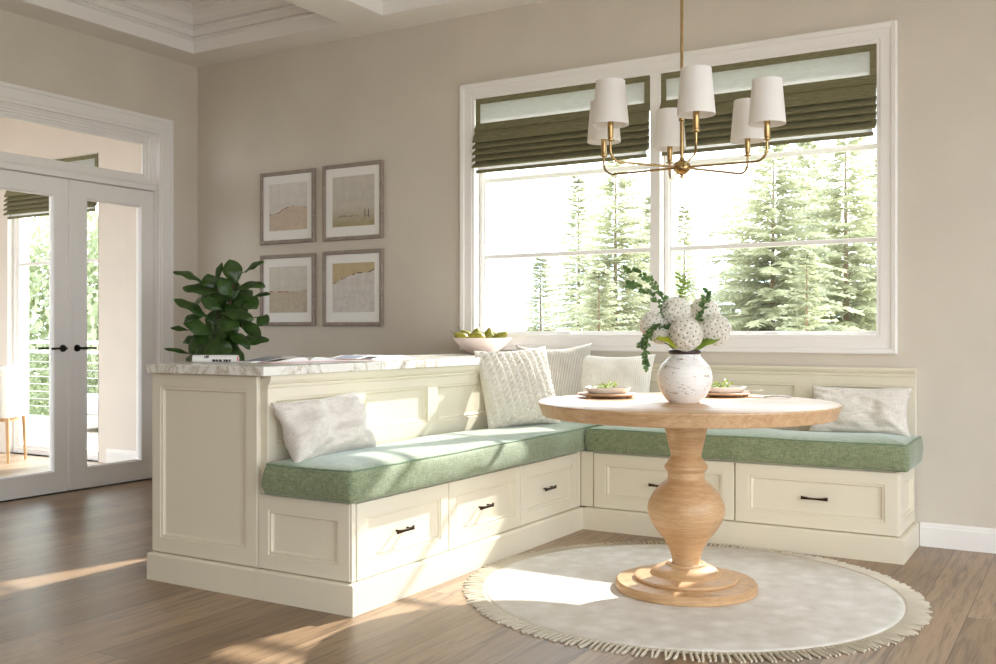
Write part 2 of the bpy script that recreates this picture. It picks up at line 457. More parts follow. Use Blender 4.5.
for a in cells_x:
    for b in cells_y:
        k += 1; bm = B()
        rings(bm, (*a, *b), [(-.002, .0), (-.012, .0), (-.012, .084), (-.030, .087), (-.036, .093), (-.030, .099), (-.018, .101), (-.018, .110), (-.034, .112), (-.034, .156), (-.050, .159), (-.056, .165), (-.050, .171), (-.040, .173), (-.040, .181), (-.054, .183),
                             (-.058, .186), (-.066, .212), (-.085, .236), (-.112, .25), (-.125, .254), (-.125, .266), (-.135, .27), (-.135, .299)], lambda x, y, h: (x, y, ZC+h))
        struct('trim_%d' % k, bm, M['white'], recalc=False)
# sunroom ceiling
bm = B(); box(bm, -10.2, XL-.15, 1.2, YW, ZC, ZC+.1); struct('ceiling_sunroom', bm, M['ceil'])

bm = B(); box(bm, -10.3, -10.2, 1.2, YW, 0, ZC); struct('wall_sunroom_side_added', bm, M['sunwall'])  # unseen wall added to keep excess light out of the sunroom
bm = B(); wall_grid(bm, (-10.2, XL-.15, 0, ZC), [(-10.0, -6.3, .1, 2.8)], fyp(1.2), .15); struct('wall_sunroom_front_added', bm, M['sunwall'])  # unseen wall added to dim the sunroom, its opening sized for brightness
# baseboards
def baseboard(name, pts_map, a0, a1, m=None):
    bm = B()
    prof = [(.0, 0), (.016, 0), (.016, .092), (.012, .1), (.012, .106), (.006, .114), (0, .116)]
    vs = [[bm.verts.new(pts_map(a, z, h)) for h, z in prof] for a in (a0, a1)]
    for k in range(len(prof)-1): bm.faces.new((vs[0][k], vs[1][k], vs[1][k+1], vs[0][k+1]))
    bm.faces.new(vs[0]); bm.faces.new(vs[1])
    return struct(name, bm, m or M['white'])
baseboard('baseboard_back', fy(YW), -.745, XR)
baseboard('baseboard_corner', fy(YW), XL, -3.46)
baseboard('baseboard_left', fx(XL), YR, DOOR[0]-.114)
baseboard('baseboard_sunroom', fy(YW), -6.90+.09, XL-.15)

# ------------------------------------------------------------------ main window
def casing(bm, rect, mp, w=.095, sides=4):
    rings(bm, rect, [(-.004, -.03), (-.004, .012), (0, .016), (.012, .016), (.016, .02), (w-.03, .022), (w-.026, .03), (w-.006, .034), (w, .03), (w, 0)], mp)
w1 = struct_empty('window_1', (-2.14, YW, 1.035))
bm = B(); casing(bm, WIN, fy(YW)); obj('casing', bm, M['white'], w1)
bm = B(); box(bm, -2.159, -2.099, YW-.018, YW+.12, WIN[2], WIN[3], .003); obj('mullion', bm, M['white'], w1)
bm = B(); rings(bm, WIN, [(-.001, -.001), (-.001, -.199)], fy(YW)); obj('jamb', bm, M['white'], w1)
for (a, b) in ((WIN[0], -2.159), (-2.099, WIN[1])):
    bm = B()
    rc = (a+.004, b+.016, WIN[2]-.014, WIN[3]+.012)
    rings(bm, rc, [(0, -.05), (-.022, -.05), (-.022, -.062), (-.034, -.066), (-.034, -.085), (-.034, -.115), (0, -.115)], fy(YW))
    box(bm, rc[0]+.02, rc[1]-.03, YW+.064, YW+.10, 1.508, 1.532, .003)
    box(bm, rc[0]+.02, rc[1]-.03, YW+.066, YW+.10, 1.985, 2.012, .003)
    fo = obj('sash', bm, M['white'], w1)
    bm = B(); box(bm, rc[0]+.03, rc[1]-.03, YW+.081, YW+.085, rc[2]+.025, rc[3]-.03); obj('pane', bm, M['glass'], fo)
    bm = B(); cx = (a+b)/2+.02
    box(bm, cx-.045, cx+.045, YW-.004, YW+.05, 1.022, 1.042, .004); box(bm, cx-.02, cx+.065, YW-.004, YW+.015, 1.034, 1.052, .004)
    obj('crank_handle', bm, M['white'], fo)

# blinds
def make_blind(x0, x1, ztop, yb, label, folds, group='olive roman blinds'):
    t = thing('roman_blind', label, 'blind', ((x0+x1)/2, yb, ztop), 0, group)
    H = ztop-2.301 if folds is None else None
    zt = ztop
    zl = ztop-.199
    bm = B(); box(bm, x0+.03, x1-.03, yb-.002, yb+.002, zl+.04, zt-.032); obj('sheer_panel', bm, M['sheer'], t)
    bm = B()
    box(bm, x0+.001, x1-.001, yb-.006, yb+.004, zt-.034, zt, .001)
    box(bm, x0+.001, x0+.032, yb-.006, yb+.004, zl, zt-.034, .001); box(bm, x1-.032, x1-.001, yb-.006, yb+.004, zl, zt-.034, .001)
    # lower band leans out to the first hem
    sec = [(yb-.004, zl+.045), (yb-.014, zl+.02), (yb-.026, zl), (yb-.022, zl-.004), (yb-.004, zl+.015), (yb+.003, zl+.045)]
    def ext(bm, sec):
        v0 = [bm.verts.new((x0+.001, y, z)) for y, z in sec]; v1 = [bm.verts.new((x1-.001, y, z)) for y, z in sec]
        n = len(sec)
        for i in range(n): bm.faces.new((v0[i], v0[(i+1) % n], v1[(i+1) % n], v1[i]))
        bm.faces.new(v0); bm.faces.new(v1[::-1])
    ext(bm, sec); obj('border', bm, M['olive'], t)
    zs = [zl, zl-.075, zl-.114, zl-.153, zl-.192, zl-.232]
    for i in range(5):
        a, b = zs[i], zs[i+1]
        bm = B()
        d = .042+.002*i
        ext(bm, [(yb-.006, a+.012), (yb-.018, a-.008), (yb-d, b+.012), (yb-d-.004, b+.002), (yb-d+.002, b-.003), (yb-d+.012, b+.002), (yb-.008, b+.014), (yb-.002, a+.012)])
        obj('fold', bm, M['olive'], t, smooth=40)
    zr = zs[-1]
    bm = B(); box(bm, x0+.012, x1-.012, yb-.02, yb-.010, zr-.033, zr-.012, .002); obj('bottom_rail', bm, M['olive'], t)
    bm = B(); box(bm, x0+.02, x1-.02, yb-.008, yb-.004, zr-.02, zr+.03); obj('lining', bm, M['sheer'], t)
    return t
make_blind(WIN[0]+.012, -2.162, 2.497, 5.30, 'olive roman blind over the left window sash, left of the brass rod', None)
make_blind(-2.096, WIN[1]-.003, 2.497, 5.30, 'olive roman blind over the right window sash beside the plain right wall', None)

# ------------------------------------------------------------------ french door with transom
d1 = struct_empty('door_1', (XL, 4.246, 0))
bm = B()
rings(bm, (DOOR[0], DOOR[1], -.3, DOOR[3]), [(-.004, -.03), (-.004, .012), (0, .016), (.014, .016), (.02, .022), (.084, .024), (.088, .032), (.108, .034), (.112, .03), (.112, 0)], fx(XL))
bmesh.ops.bisect_plane(bm, geom=bm.verts[:]+bm.edges[:]+bm.faces[:], plane_co=(0, 0, 0.001), plane_no=(0, 0, -1), clear_outer=True)
obj('casing', bm, M['white'], d1)
bm = B()
rings(bm, (DOOR[0], DOOR[1], -.3, DOOR[3]), [(0, 0), (0, -.02), (-.012, -.022), (-.012, -.15)], fx(XL))
bmesh.ops.bisect_plane(bm, geom=bm.verts[:]+bm.edges[:]+bm.faces[:], plane_co=(0, 0, 0.001), plane_no=(0, 0, -1), clear_outer=True)
obj('jamb', bm, M['white'], d1)
bm = B()
box(bm, XL-.12, XL-.004, DOOR[0]+.01, DOOR[1]-.01, 2.06, 2.105, .004)
box(bm, XL-.02, XL+.004, DOOR[0]+.01, DOOR[1]-.01, 2.098, 2.113, .004)
obj('transom_bar', bm, M['white'], d1)
bm = B()
rings(bm, (DOOR[0]+.012, DOOR[1]-.012, 2.105, DOOR[3]-.012), [(0, -.022), (-.004, -.03), (-.018, -.032), (-.02, -.042), (-.036, -.044), (-.038, -.054), (-.054, -.056), (-.056, -.066), (-.07, -.068), (-.07, -.085), (0, -.085)], fx(XL))
obj('transom_frame', bm, M['white'], d1)
bm = B(); box(bm, XL-.079, XL-.075, DOOR[0]+.07, DOOR[1]-.07, 2.16, DOOR[3]-.07); obj('transom_pane', bm, M['glass'], d1)
xf = -5.82
def lever(bm, y, z, sgn, x, out):
    # rosette and lever on one face; out=+1 room side
    seg = 20
    for r0, h0, h1 in ((.024, 0, .008), (.019, .008, .012)):
        c0 = [bm.verts.new((x+out*h0, y+r0*math.cos(2*PI*k/seg), z+r0*math.sin(2*PI*k/seg))) for k in range(seg)]
        c1 = [bm.verts.new((x+out*h1, y+r0*.92*math.cos(2*PI*k/seg), z+r0*.92*math.sin(2*PI*k/seg))) for k in range(seg)]
        for k in range(seg): bm.faces.new((c0[k], c0[(k+1) % seg], c1[(k+1) % seg], c1[k]))
        bm.faces.new(c1)
    tube(bm, smooth_path([(x+out*.008, y, z), (x+out*.035, y, z), (x+out*.046, y+sgn*.012, z), (x+out*.047, y+sgn*.05, z+.001), (x+out*.047, y+sgn*.085, z), (x+out*.046, y+sgn*.112, z-.001)], 5), [.009]*5+[.008]*5+[.0085]*5+[.0065]*5+[.0075]*5+[.0095], 10)
for (y0, y1, g0, g1, hy, sg) in ((3.565, 4.244, 3.685, 4.130, 4.193, -1), (4.249, 4.93, 4.368, 4.825, 4.299, 1)):
    bm = B()
    rect = (y0, y1, .004, 2.055); g = (g0, g1, .133, 1.95)
    for h in (0, -.045):
        A = (y0, g0, g1, y1); Z = (.004, .133, 1.95, 2.055)
        for i in range(3):
            for j in range(3):
                if i == 1 and j == 1: continue
                bm.faces.new([bm.verts.new((xf+h, a, z)) for a, z in ((A[i], Z[j]), (A[i+1], Z[j]), (A[i+1], Z[j+1]), (A[i], Z[j+1]))])
    rings(bm, rect, [(0, 0), (0, -.045)], fx(xf))
    rings(bm, g, [(.002, .0), (.002, .005), (-.004, .006), (-.012, -.004), (-.016, -.014), (-.016, -.031), (-.004, -.05), (.002, -.045)], fx(xf))
    bmesh.ops.remove_doubles(bm, verts=bm.verts[:], dist=1e-5)
    lf = obj('door_leaf', bm, M['white'], d1)
    bm = B(); box(bm, xf-.024, xf-.020, g0-.004, g1+.004, .13, 1.954); obj('pane', bm, M['glass'], lf)
    bm = B(); lever(bm, hy, .943, sg, xf, 1); lever(bm, hy, .943, sg, xf-.045, -1); obj('handle', bm, M['black'], lf, smooth=50)
bm = B(); box(bm, xf-.004, xf+.012, 4.23, 4.262, .012, 2.055, .003); obj('astragal', bm, M['white'], d1)

# ------------------------------------------------------------------ sunroom: glazed door, blind, deck, chair
d2 = struct_empty('door_2', (-7.42, YW, 0))
bm = B(); rings(bm, (GDOOR[0]+.003, GDOOR[1]-.003, GDOOR[2], GDOOR[3]-.003), [(0, .003), (0, -.2)], fy(YW))
bmesh.ops.bisect_plane(bm, geom=bm.verts[:]+bm.edges[:]+bm.faces[:], plane_co=(0, 0, 0.001), plane_no=(0, 0, -1), clear_outer=True)
obj('casing', bm, M['white'], d2)
bm = B(); rings(bm, (GDOOR[0]+.004, GDOOR[1]-.004, .002, GDOOR[3]-.004), [(0, -.05), (-.04, -.05), (-.045, -.06), (-.07, -.062), (-.07, -.11), (0, -.11)], fy(YW))
box(bm, GDOOR[0]+.05, GDOOR[1]-.05, YW+.064, YW+.1, 1.625, 1.65); obj('sash', bm, M['white'], d2)
bm = B(); box(bm, GDOOR[0]+.06, GDOOR[1]-.06, YW+.081, YW+.085, .06, GDOOR[3]-.06); obj('pane', bm, M['glass'], d2)
make_blind(GDOOR[0]+.01, GDOOR[1]-.012, 2.49, 5.31, 'olive roman blind seen through the glass of the white french doors', None)

t = thing('deck', 'pale grey board deck outside the glazed sunroom door', 'deck', (-9.5, 6.9, -.03))
for k in range(18):
    y = 5.53+k*.146
    bm = B(); box(bm, -14.5, -5.2, y, y+.138, -.06, -.03, .003, 1); obj('board', bm, M['deck'], t)
t = thing('deck_railing', 'white deck railing with thin horizontal wires outside the glazed sunroom door', 'railing', (-10, 8.05, -.03))
for k in range(7):
    x = -14.4+k*1.5
    bm = B(); box(bm, x, x+.07, 8.02, 8.09, -.03, .9, .004); obj('post', bm, M['white'], t)
bm = B(); box(bm, -14.5, -5.2, 8.0, 8.11, .9, .945, .005); obj('top_rail', bm, M['white'], t)
bm = B(); box(bm, -14.5, -5.2, 8.03, 8.08, .78, .82, .004); obj('mid_rail', bm, M['white'], t)
for k in range(7):
    z = .1+k*.095
    bm = B(); tube(bm, [(-14.5, 8.055, z), (-5.2, 8.055, z)], .004, 6); obj('wire', bm, M['steel'], t)
# outdoor sofa on the deck
t = thing('outdoor_sofa', 'low grey cushioned outdoor sofa on the deck beyond the sunroom', 'sofa', (-9.0, 7.35, -.03))
bm = B(); box(bm, -9.75, -8.15, 7.0, 7.75, .03, .16, .02); obj('base', bm, M['deck'], t)
bm = B(); box(bm, -9.72, -8.18, 6.98, 7.55, .16, .36, .05, 4); obj('seat_cushion', bm, M['sofagrey'], t, smooth=True)
bm = B(); box(bm, -9.72, -8.18, 7.52, 7.76, .2, .72, .06, 4); obj('back_cushion', bm, M['sofagrey'], t, smooth=True)
for x in (-9.7, -8.26):
    for y in (7.03, 7.66): bm = B(); box(bm, x, x+.06, y, y+.06, -.03, .03); obj('leg', bm, M['black'], t)

# sunroom chair
t = thing('dining_chair', 'pale upholstered barrel chair with slim wooden legs behind the left french door', 'chair', (-7.776, 4.887, 0), R(-59))
def arc_shell(bm, r0, r1, z0, ztop, a0, a1, n=28):
    vs = []
    for i in range(n+1):
        f = i/n; a = a0+(a1-a0)*f
        zt = ztop - .20*abs(2*f-1)**2.2
        c, sn = math.cos(a), math.sin(a)
        row = [(r0*c, r0*sn, z0), (r1*c*.97, r1*sn*.97, z0), (r1*c*1.03, r1*sn*1.03, zt-.02), (r1*c, r1*sn, zt), (r0*c*1.04, r0*sn*1.04, zt), (r0*c*1.02, r0*sn*1.02, zt-.02)]
        vs.append([bm.verts.new(p) for p in row])
    for p, q in zip(vs, vs[1:]):
        for k in range(6): bm.faces.new((p[k], p[(k+1) % 6], q[(k+1) % 6], q[k]))
    bm.faces.new(vs[0]); bm.faces.new(vs[-1][::-1])
bm = B(); arc_shell(bm, .22, .275, .36, .78, R(-20), R(200)); obj('backrest', bm, M['chairfab'], t, world=False, smooth=60)
bm = B(); lathe(bm, [(0, .36), (.225, .36), (.245, .38), (.245, .43), (.225, .455), (0, .465)], 0, -.02, 32); obj('seat', bm, M['chairfab'], t, world=False, smooth=60)
bm = B(); lathe(bm, [(.2, .33), (.25, .33), (.25, .36), (.2, .36), (.2, .33)], 0, 0, 32); obj('seat_frame', bm, M['oak_light'], t, world=False, smooth=40)
for a, top in ((R(-25), .62), (R(205), .62), (R(60), .36), (R(120), .36)):
    r = .285
    bm = B(); tube(bm, [(r*math.cos(a)*1.04, r*math.sin(a)*1.04, 0), (r*math.cos(a), r*math.sin(a), .35), (r*math.cos(a), r*math.sin(a), top)], [.011, .016, .013], 10); obj('leg', bm, M['oak_light'], t, world=False, smooth=40)

# ------------------------------------------------------------------ outside: trees, shrubs, hills
def conifer_mesh(H, Rb, seed, dens=1.0):
    rnd = random.Random(seed)
    tb = B(); tube(tb, [(0, 0, 0), (.02, 0, H*.5), (0, .02, H*.97)], [H*.011+.02, H*.006+.01, .006], 8)
    fb = B()
    z = H*.06
    while z < H*.985:
        t = z/H
        L0 = Rb*(1-t)**.85+.05
        nb = max(4, int((9 if t < .8 else 7)*dens+rnd.random()))
        a0 = rnd.random()*6.28
        for k in range(nb):
            a = a0+2*PI*k/nb+rnd.uniform(-.35, .35)
            L = L0*rnd.uniform(.55, 1.12)
            d = Vector((math.cos(a), math.sin(a), 0)); sd = Vector((-d.y, d.x, 0))
            rise = rnd.uniform(.0, .22) + .35*t
            zz = z+rnd.uniform(-.06, .06)
            nt = max(4, int(L/.085))
            for i in range(1, nt+1):
                f = i/nt
                p = d*(L*f)+Vector((0, 0, zz+L*(rise*f-.55*f*f*(1-t*.6))))
                w = (.07+.22*L*(1-f*.75))*rnd.uniform(.7, 1.2)
                for sgn in (-1, 1):
                    tip = p+sd*sgn*w*rnd.uniform(.6, 1)+d*w*.55+Vector((0, 0, -w*rnd.uniform(.1, .5)))
                    hw = .026+.018*rnd.random()
                    q = p+d*hw+Vector((0, 0, hw*.3)); r = p-d*hw-Vector((0, 0, hw*.4))
                    m = (p+tip)/2+Vector((0, 0, rnd.uniform(-.02, .03)))+d*hw*1.1
                    fb.faces.new([fb.verts.new(v) for v in (r, q, m, tip)])
                if i == nt:
                    tip = p+d*.12+Vector((0, 0, -.03))
                    fb.faces.new([fb.verts.new(v) for v in (p+sd*.03, tip, p-sd*.03)])
        z += rnd.uniform(.09, .14)*(1.15-t*.5)
    tm = bpy.data.meshes.new('trunk'); tb.to_mesh(tm); tb.free(); tm.materials.append(M['bark'])
    fm = bpy.data.meshes.new('foliage'); fb.to_mesh(fm); fb.free(); fm.materials.append(M['conifer'])
    return tm, fm
CON = [conifer_mesh(8.2, 3.0, 3), conifer_mesh(8.2, 2.3, 11, .9), conifer_mesh(8.2, 1.4, 21, .75)]
FW = (-math.sin(R(30.8)), math.cos(R(30.8))); RT = (math.cos(R(30.8)), math.sin(R(30.8)))
TREES = [  # column, tip row, distance, kind, label
    (578, 168, 19, 2, 'thin spire conifer standing alone in the open sky of the left sash'),
    (541, 248, 17, 2, 'smallest conifer, low at the left of the left window sash'),
    (616, 138, 14.5, 1, 'tall full conifer filling the right half of the left window sash'),
    (652, 190, 18, 1, 'conifer half hidden behind the white window mullion'),
    (684, 200, 21, 2, 'thin conifer just right of the mullion above the bouquet'),
    (600, 262, 12.5, 1, 'low broad conifer in front of the tall one in the left sash'),
    (773, 125, 13, 0, 'broadest conifer, in the middle of the right window sash'),
    (808, 118, 16.5, 1, 'conifer behind and right of the broadest one in the right sash'),
    (846, 100, 14, 1, 'tall sparse conifer near the right edge of the right window sash'),
    (880, 150, 17, 1, 'conifer cut by the right casing of the window'),
    (742, 236, 17, 1, 'half height conifer left of the broadest one in the right sash'),
    (806, 240, 11.5, 2, 'lower front conifer before the broadest one in the right sash')]
GZ = -3.0
for i, (u, v, d, kd, lab) in enumerate(TREES):
    a = (u-498)/1004
    x, y = d*(FW[0]+a*RT[0]), d*(FW[1]+a*RT[1])
    ztip = 1.05+(332-v)/1004*d
    sc = (ztip-GZ)/8.2
    t = thing('conifer_tree', lab, 'tree', (x, y, GZ), i*1.7, 'conifers outside the window')
    t.scale = (max(sc, .75), max(sc, .75), sc)
    o = bpy.data.objects.new('trunk', CON[kd][0]); link(o, t)
    o = bpy.data.objects.new('foliage', CON[kd][1]); link(o, t)
def bush_mesh(seed, n=9000):
    rnd = random.Random(seed); bm = B()
    blobs = [(Vector((rnd.uniform(-.7, .7), rnd.uniform(-.6, .6), rnd.uniform(.3, 1.7))), rnd.uniform(.35, .6)) for _ in range(16)]
    for _ in range(n):
        c, r = rnd.choice(blobs)
        dv = Vector((rnd.gauss(0, 1), rnd.gauss(0, 1), rnd.gauss(0, 1))).normalized()
        p = c+dv*r*rnd.uniform(.7, 1.05)
        if p.z < .05: continue
        a = dv.orthogonal().normalized(); b = dv.cross(a)
        th = rnd.random()*6.28; a, b = a*math.cos(th)+b*math.sin(th), b*math.cos(th)-a*math.sin(th)
        a = (a+dv*rnd.uniform(-.6, .6)).normalized()
        s_ = rnd.uniform(.024, .042)
        bm.faces.new([bm.verts.new(q) for q in (p-a*s_, p+b*s_*.5, p+a*s_, p-b*s_*.5)])
    me = bpy.data.meshes.new('foliage'); bm.to_mesh(me); bm.free(); me.materials.append(M['bushleaf']); return me
BUSH = [bush_mesh(1), bush_mesh(2)]
tb = B(); tube(tb, [(0, 0, 0), (.02, .01, .9), (0, 0, 1.4)], [.05, .035, .02], 8); tkm = bpy.data.meshes.new('trunk'); tb.to_mesh(tkm); tb.free(); tkm.materials.append(M['bark'])
for i, (x, y, z, sc, lab) in enumerate([(-14.2, 10.4, -1.6, 2.5, 'leafy tree filling the left of the glazed sunroom door'), (-12.2, 11.6, -1.8, 2.9, 'leafy tree behind the deck railing near the sunroom door middle'),
                                      (-10.8, 12.2, -1.6, 2.8, 'leafy tree seen between the french doors past the handles'), (-15.8, 9.6, -1.5, 2.2, 'shrub at the far left beyond the deck railing'),
                                      (-12.6, 9.2, -1.4, 1.15, 'low shrub just beyond the deck railing wires'), (-13.8, 12.8, -1.6, 3.4, 'tallest leafy tree behind the others beyond the deck')]):
    t = thing('leafy_tree', lab, 'tree', (x, y, z), i*1.1, 'leafy trees beyond the deck'); t.scale = (sc*.8, sc*.8, sc)
    link(bpy.data.objects.new('trunk', tkm), t); link(bpy.data.objects.new('foliage', BUSH[i % 2]), t)
bm = B()
n = 40
for i in range(n+1):
    for j in range(n+1):
        x = -90+170*i/n; y = 5.6+110*j/n
        z = -3.2 if y > 9 else -3.2
        z = -3.05-.03*(y-8) + (1.5 if x < -9 and y > 8 else 0)*max(0, min(1, (-9-x)/3))
        bm.verts.new((x, y, z))
bm.verts.ensure_lookup_table()
for i in range(n):
    for j in range(n):
        bm.faces.new([bm.verts[a] for a in (i*(n+1)+j, (i+1)*(n+1)+j, (i+1)*(n+1)+j+1, i*(n+1)+j+1)])
struct('ground', bm, M['grass'], smooth=True)
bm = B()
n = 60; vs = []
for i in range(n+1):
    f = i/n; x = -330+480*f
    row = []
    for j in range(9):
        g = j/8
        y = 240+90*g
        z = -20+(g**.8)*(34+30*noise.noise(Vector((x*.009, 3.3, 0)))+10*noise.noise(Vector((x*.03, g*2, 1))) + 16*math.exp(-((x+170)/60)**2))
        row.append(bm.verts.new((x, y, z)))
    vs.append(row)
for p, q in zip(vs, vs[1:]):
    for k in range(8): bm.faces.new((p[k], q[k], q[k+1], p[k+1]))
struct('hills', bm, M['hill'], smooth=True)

# ------------------------------------------------------------------ built-in cabinet + banquette
XB, YB, YE, XP = -2.371, 4.846, 2.92, -2.81     # left drawer plane, right drawer plane, end plane, left back-panel plane
def plinth(bm, x0, x1, y0, y1):
    box(bm, x0, x1, y0, y1, 0.0, .108)
    # chamfered cap
    rings(bm, (x0, x1, y0, y1), [(0, .108), (-.004, .113), (-.016, .116)], lambda a, b, h: (a, b, h), cap_last=True)

def pull(y0, y1, z, mp):
    """bar pull along a; mp maps (a, b, h)"""
    bm = B(); n = 12; rs = []
    for i in range(n+1):
        f = i/n; a = y0+(y1-y0)*f; e = abs(2*f-1)
        hh = .0042+.0045*e**2.2; out = .021+.003*(1-e*e); dd = .0035
        zc = z-.002*(1-e*e)
        rs.append([bm.verts.new(mp(a, zc+q*hh, out+w*dd)) for q, w in ((-1, -1), (1, -1), (1, 1), (-1, 1))])
    for p, q in zip(rs, rs[1:]):
        for k in range(4): bm.faces.new((p[k], p[(k+1) % 4], q[(k+1) % 4], q[k]))
    bm.faces.new(rs[0]); bm.faces.new(rs[-1][::-1])
    for a in (y0+.02, y1-.02):
        tube(bm, [mp(a, z, 0), mp(a, z, .022)], .0042, 8)
    return bm

# tall cabinet backing the left bench
cab = thing('tall_cabinet', 'tall cream panelled cabinet under the marble top, its end facing the camera', 'cabinet', (-3.15, 4.1, 0))
bm = B(); plinth(bm, -3.466, -2.846, 2.90, 5.285); obj('plinth', bm, M['cream'], cab)
bm = B(); box(bm, -3.455, -2.832, 2.942, 5.285, .116, .877); obj('body', bm, M['cream'], cab)
bm = B(); rc = (-3.457, -2.849, .119, .875); panel_slab(bm, rc, [(rc[0]+.05, rc[1]-.058, rc[2]+.062, rc[3]-.054)], fy(YE), .02); obj('end_panel', bm, M['cream'], cab)
bm = B(); pz = (.607, .786)
panel_slab(bm, (2.94, 5.285, .418, .842), [(2.986, 3.479, *pz), (3.557, 4.045, *pz), (4.125, 4.615, *pz), (4.695, 5.185, *pz)], fx(XP), .02); obj('back_panel', bm, M['cream'], cab)
bm = B()
prof = [(XP, .826), (XP+.006, .828), (XP+.008, .836), (XP+.004, .840), (XP+.012, .846), (XP+.018, .858), (XP+.020, .872), (XP+.020, .877), (XP-.02, .877), (XP-.02, .826)]
v0 = [bm.verts.new((x, 2.935, z)) for x, z in prof]; v1 = [bm.verts.new((x, 5.285, z)) for x, z in prof]
for i in range(len(prof)): bm.faces.new((v0[i], v0[(i+1) % len(prof)], v1[(i+1) % len(prof)], v1[i]))
bm.faces.new(v0); bm.faces.new(v1[::-1]); obj('crown_moulding', bm, M['cream'], cab)
bm = B(); box(bm, -3.445, -2.775, 2.88, 5.296, .878, .915, .003)
o = obj('marble_countertop', bm, M['marble']); tag(o, 'long white veined marble countertop along the tall cream cabinet', 'countertop')

# left bench
lb = thing('storage_bench', 'cream bench base with three drawers under the left green cushion', 'bench', (-2.6, 3.9, 0), 0, 'built-in bench bases')
bm = B(); plinth(bm, -2.845, -2.351, 2.90, 4.845); obj('plinth', bm, M['cream'], lb)
bm = B(); box(bm, -2.828, XB-.019, 2.942, 5.28, .117, .415, .002); box(bm, XB-.025, XB-.002, 2.922, 2.945, .119, .413, .002); box(bm, XB-.022, XB-.002, 4.805, 4.845, .119, .413, .002); obj('body', bm, M['cream'], lb)
bm = B(); rc = (-2.844, -2.382, .119, .411); panel_slab(bm, rc, [(rc[0]+.054, rc[1]-.054, rc[2]+.058, rc[3]-.058)], fy(YE), .02); obj('end_panel', bm, M['cream'], lb)
for a, b in ((2.951, 3.566), (3.572, 4.186), (4.192, 4.798)):
    bm = B(); panel_slab(bm, (a, b, .119, .408), [(a+.055, b-.055, .178, .352)], fx(XB), .018); dr = obj('drawer', bm, M['cream'], lb)
    c = (a+b)/2-.015; obj('handle', pull(c-.056, c+.056, .264, fx(XB-.011)), M['bronze'], dr)

# right bench
rb = thing('storage_bench', 'cream bench base with two wide drawers and panelled back below the window', 'bench', (-1.55, 5.05, 0), 0, 'built-in bench bases')
bm = B(); plinth(bm, -2.351, -.747, 4.826, 5.29); obj('plinth', bm, M['cream'], rb)
bm = B(); box(bm, -2.352, -.787, YB+.019, 5.285, .117, .415, .002); box(bm, -2.374, -2.302, YB+.003, YB+.022, .119, .413, .002); box(bm, -.788, -.768, YB+.003, YB+.024, .119, .413, .002)
obj('body', bm, M['cream'], rb)
for a, b in ((-2.296, -1.536), (-1.528, -.773)):
    bm = B(); panel_slab(bm, (a, b, .119, .408), [(a+.066, b-.058, .178, .352)], fy(YB), .018); dr = obj('drawer', bm, M['cream'], rb)
    c = -1.145 if a > -1.6 else -1.918
    obj('handle', pull(c-.062, c+.062, .264, fy(YB+.011)), M['bronze'], dr)
bm = B(); panel_slab(bm, (4.872, 5.285, .119, .411), [(4.925, 5.235, .18, .35)], fx(-.767), .02); obj('end_panel', bm, M['cream'], rb)
bm = B(); panel_slab(bm, (-2.788, -.758, .418, .84), [(-2.76, -2.437, *pz), (-2.363, -1.886, *pz), (-1.812, -1.335, *pz), (-1.261, -.798, *pz)], fy(5.258), .045); obj('back_panel', bm, M['cream'], rb)
bm = B()
prof = [(5.258, .828), (5.252, .83), (5.250, .838), (5.254, .842), (5.247, .848), (5.240, .860), (5.238, .868), (5.238, .873), (5.303, .873), (5.303, .828)]
v0 = [bm.verts.new((-2.786, y, z)) for y, z in prof]; v1 = [bm.verts.new((-.757, y, z)) for y, z in prof]
for i in range(len(prof)): bm.faces.new((v0[i], v0[(i+1) % len(prof)], v1[(i+1) % len(prof)], v1[i]))
bm.faces.new(v0); bm.faces.new(v1[::-1]); obj('cap_moulding', bm, M['cream'], rb)

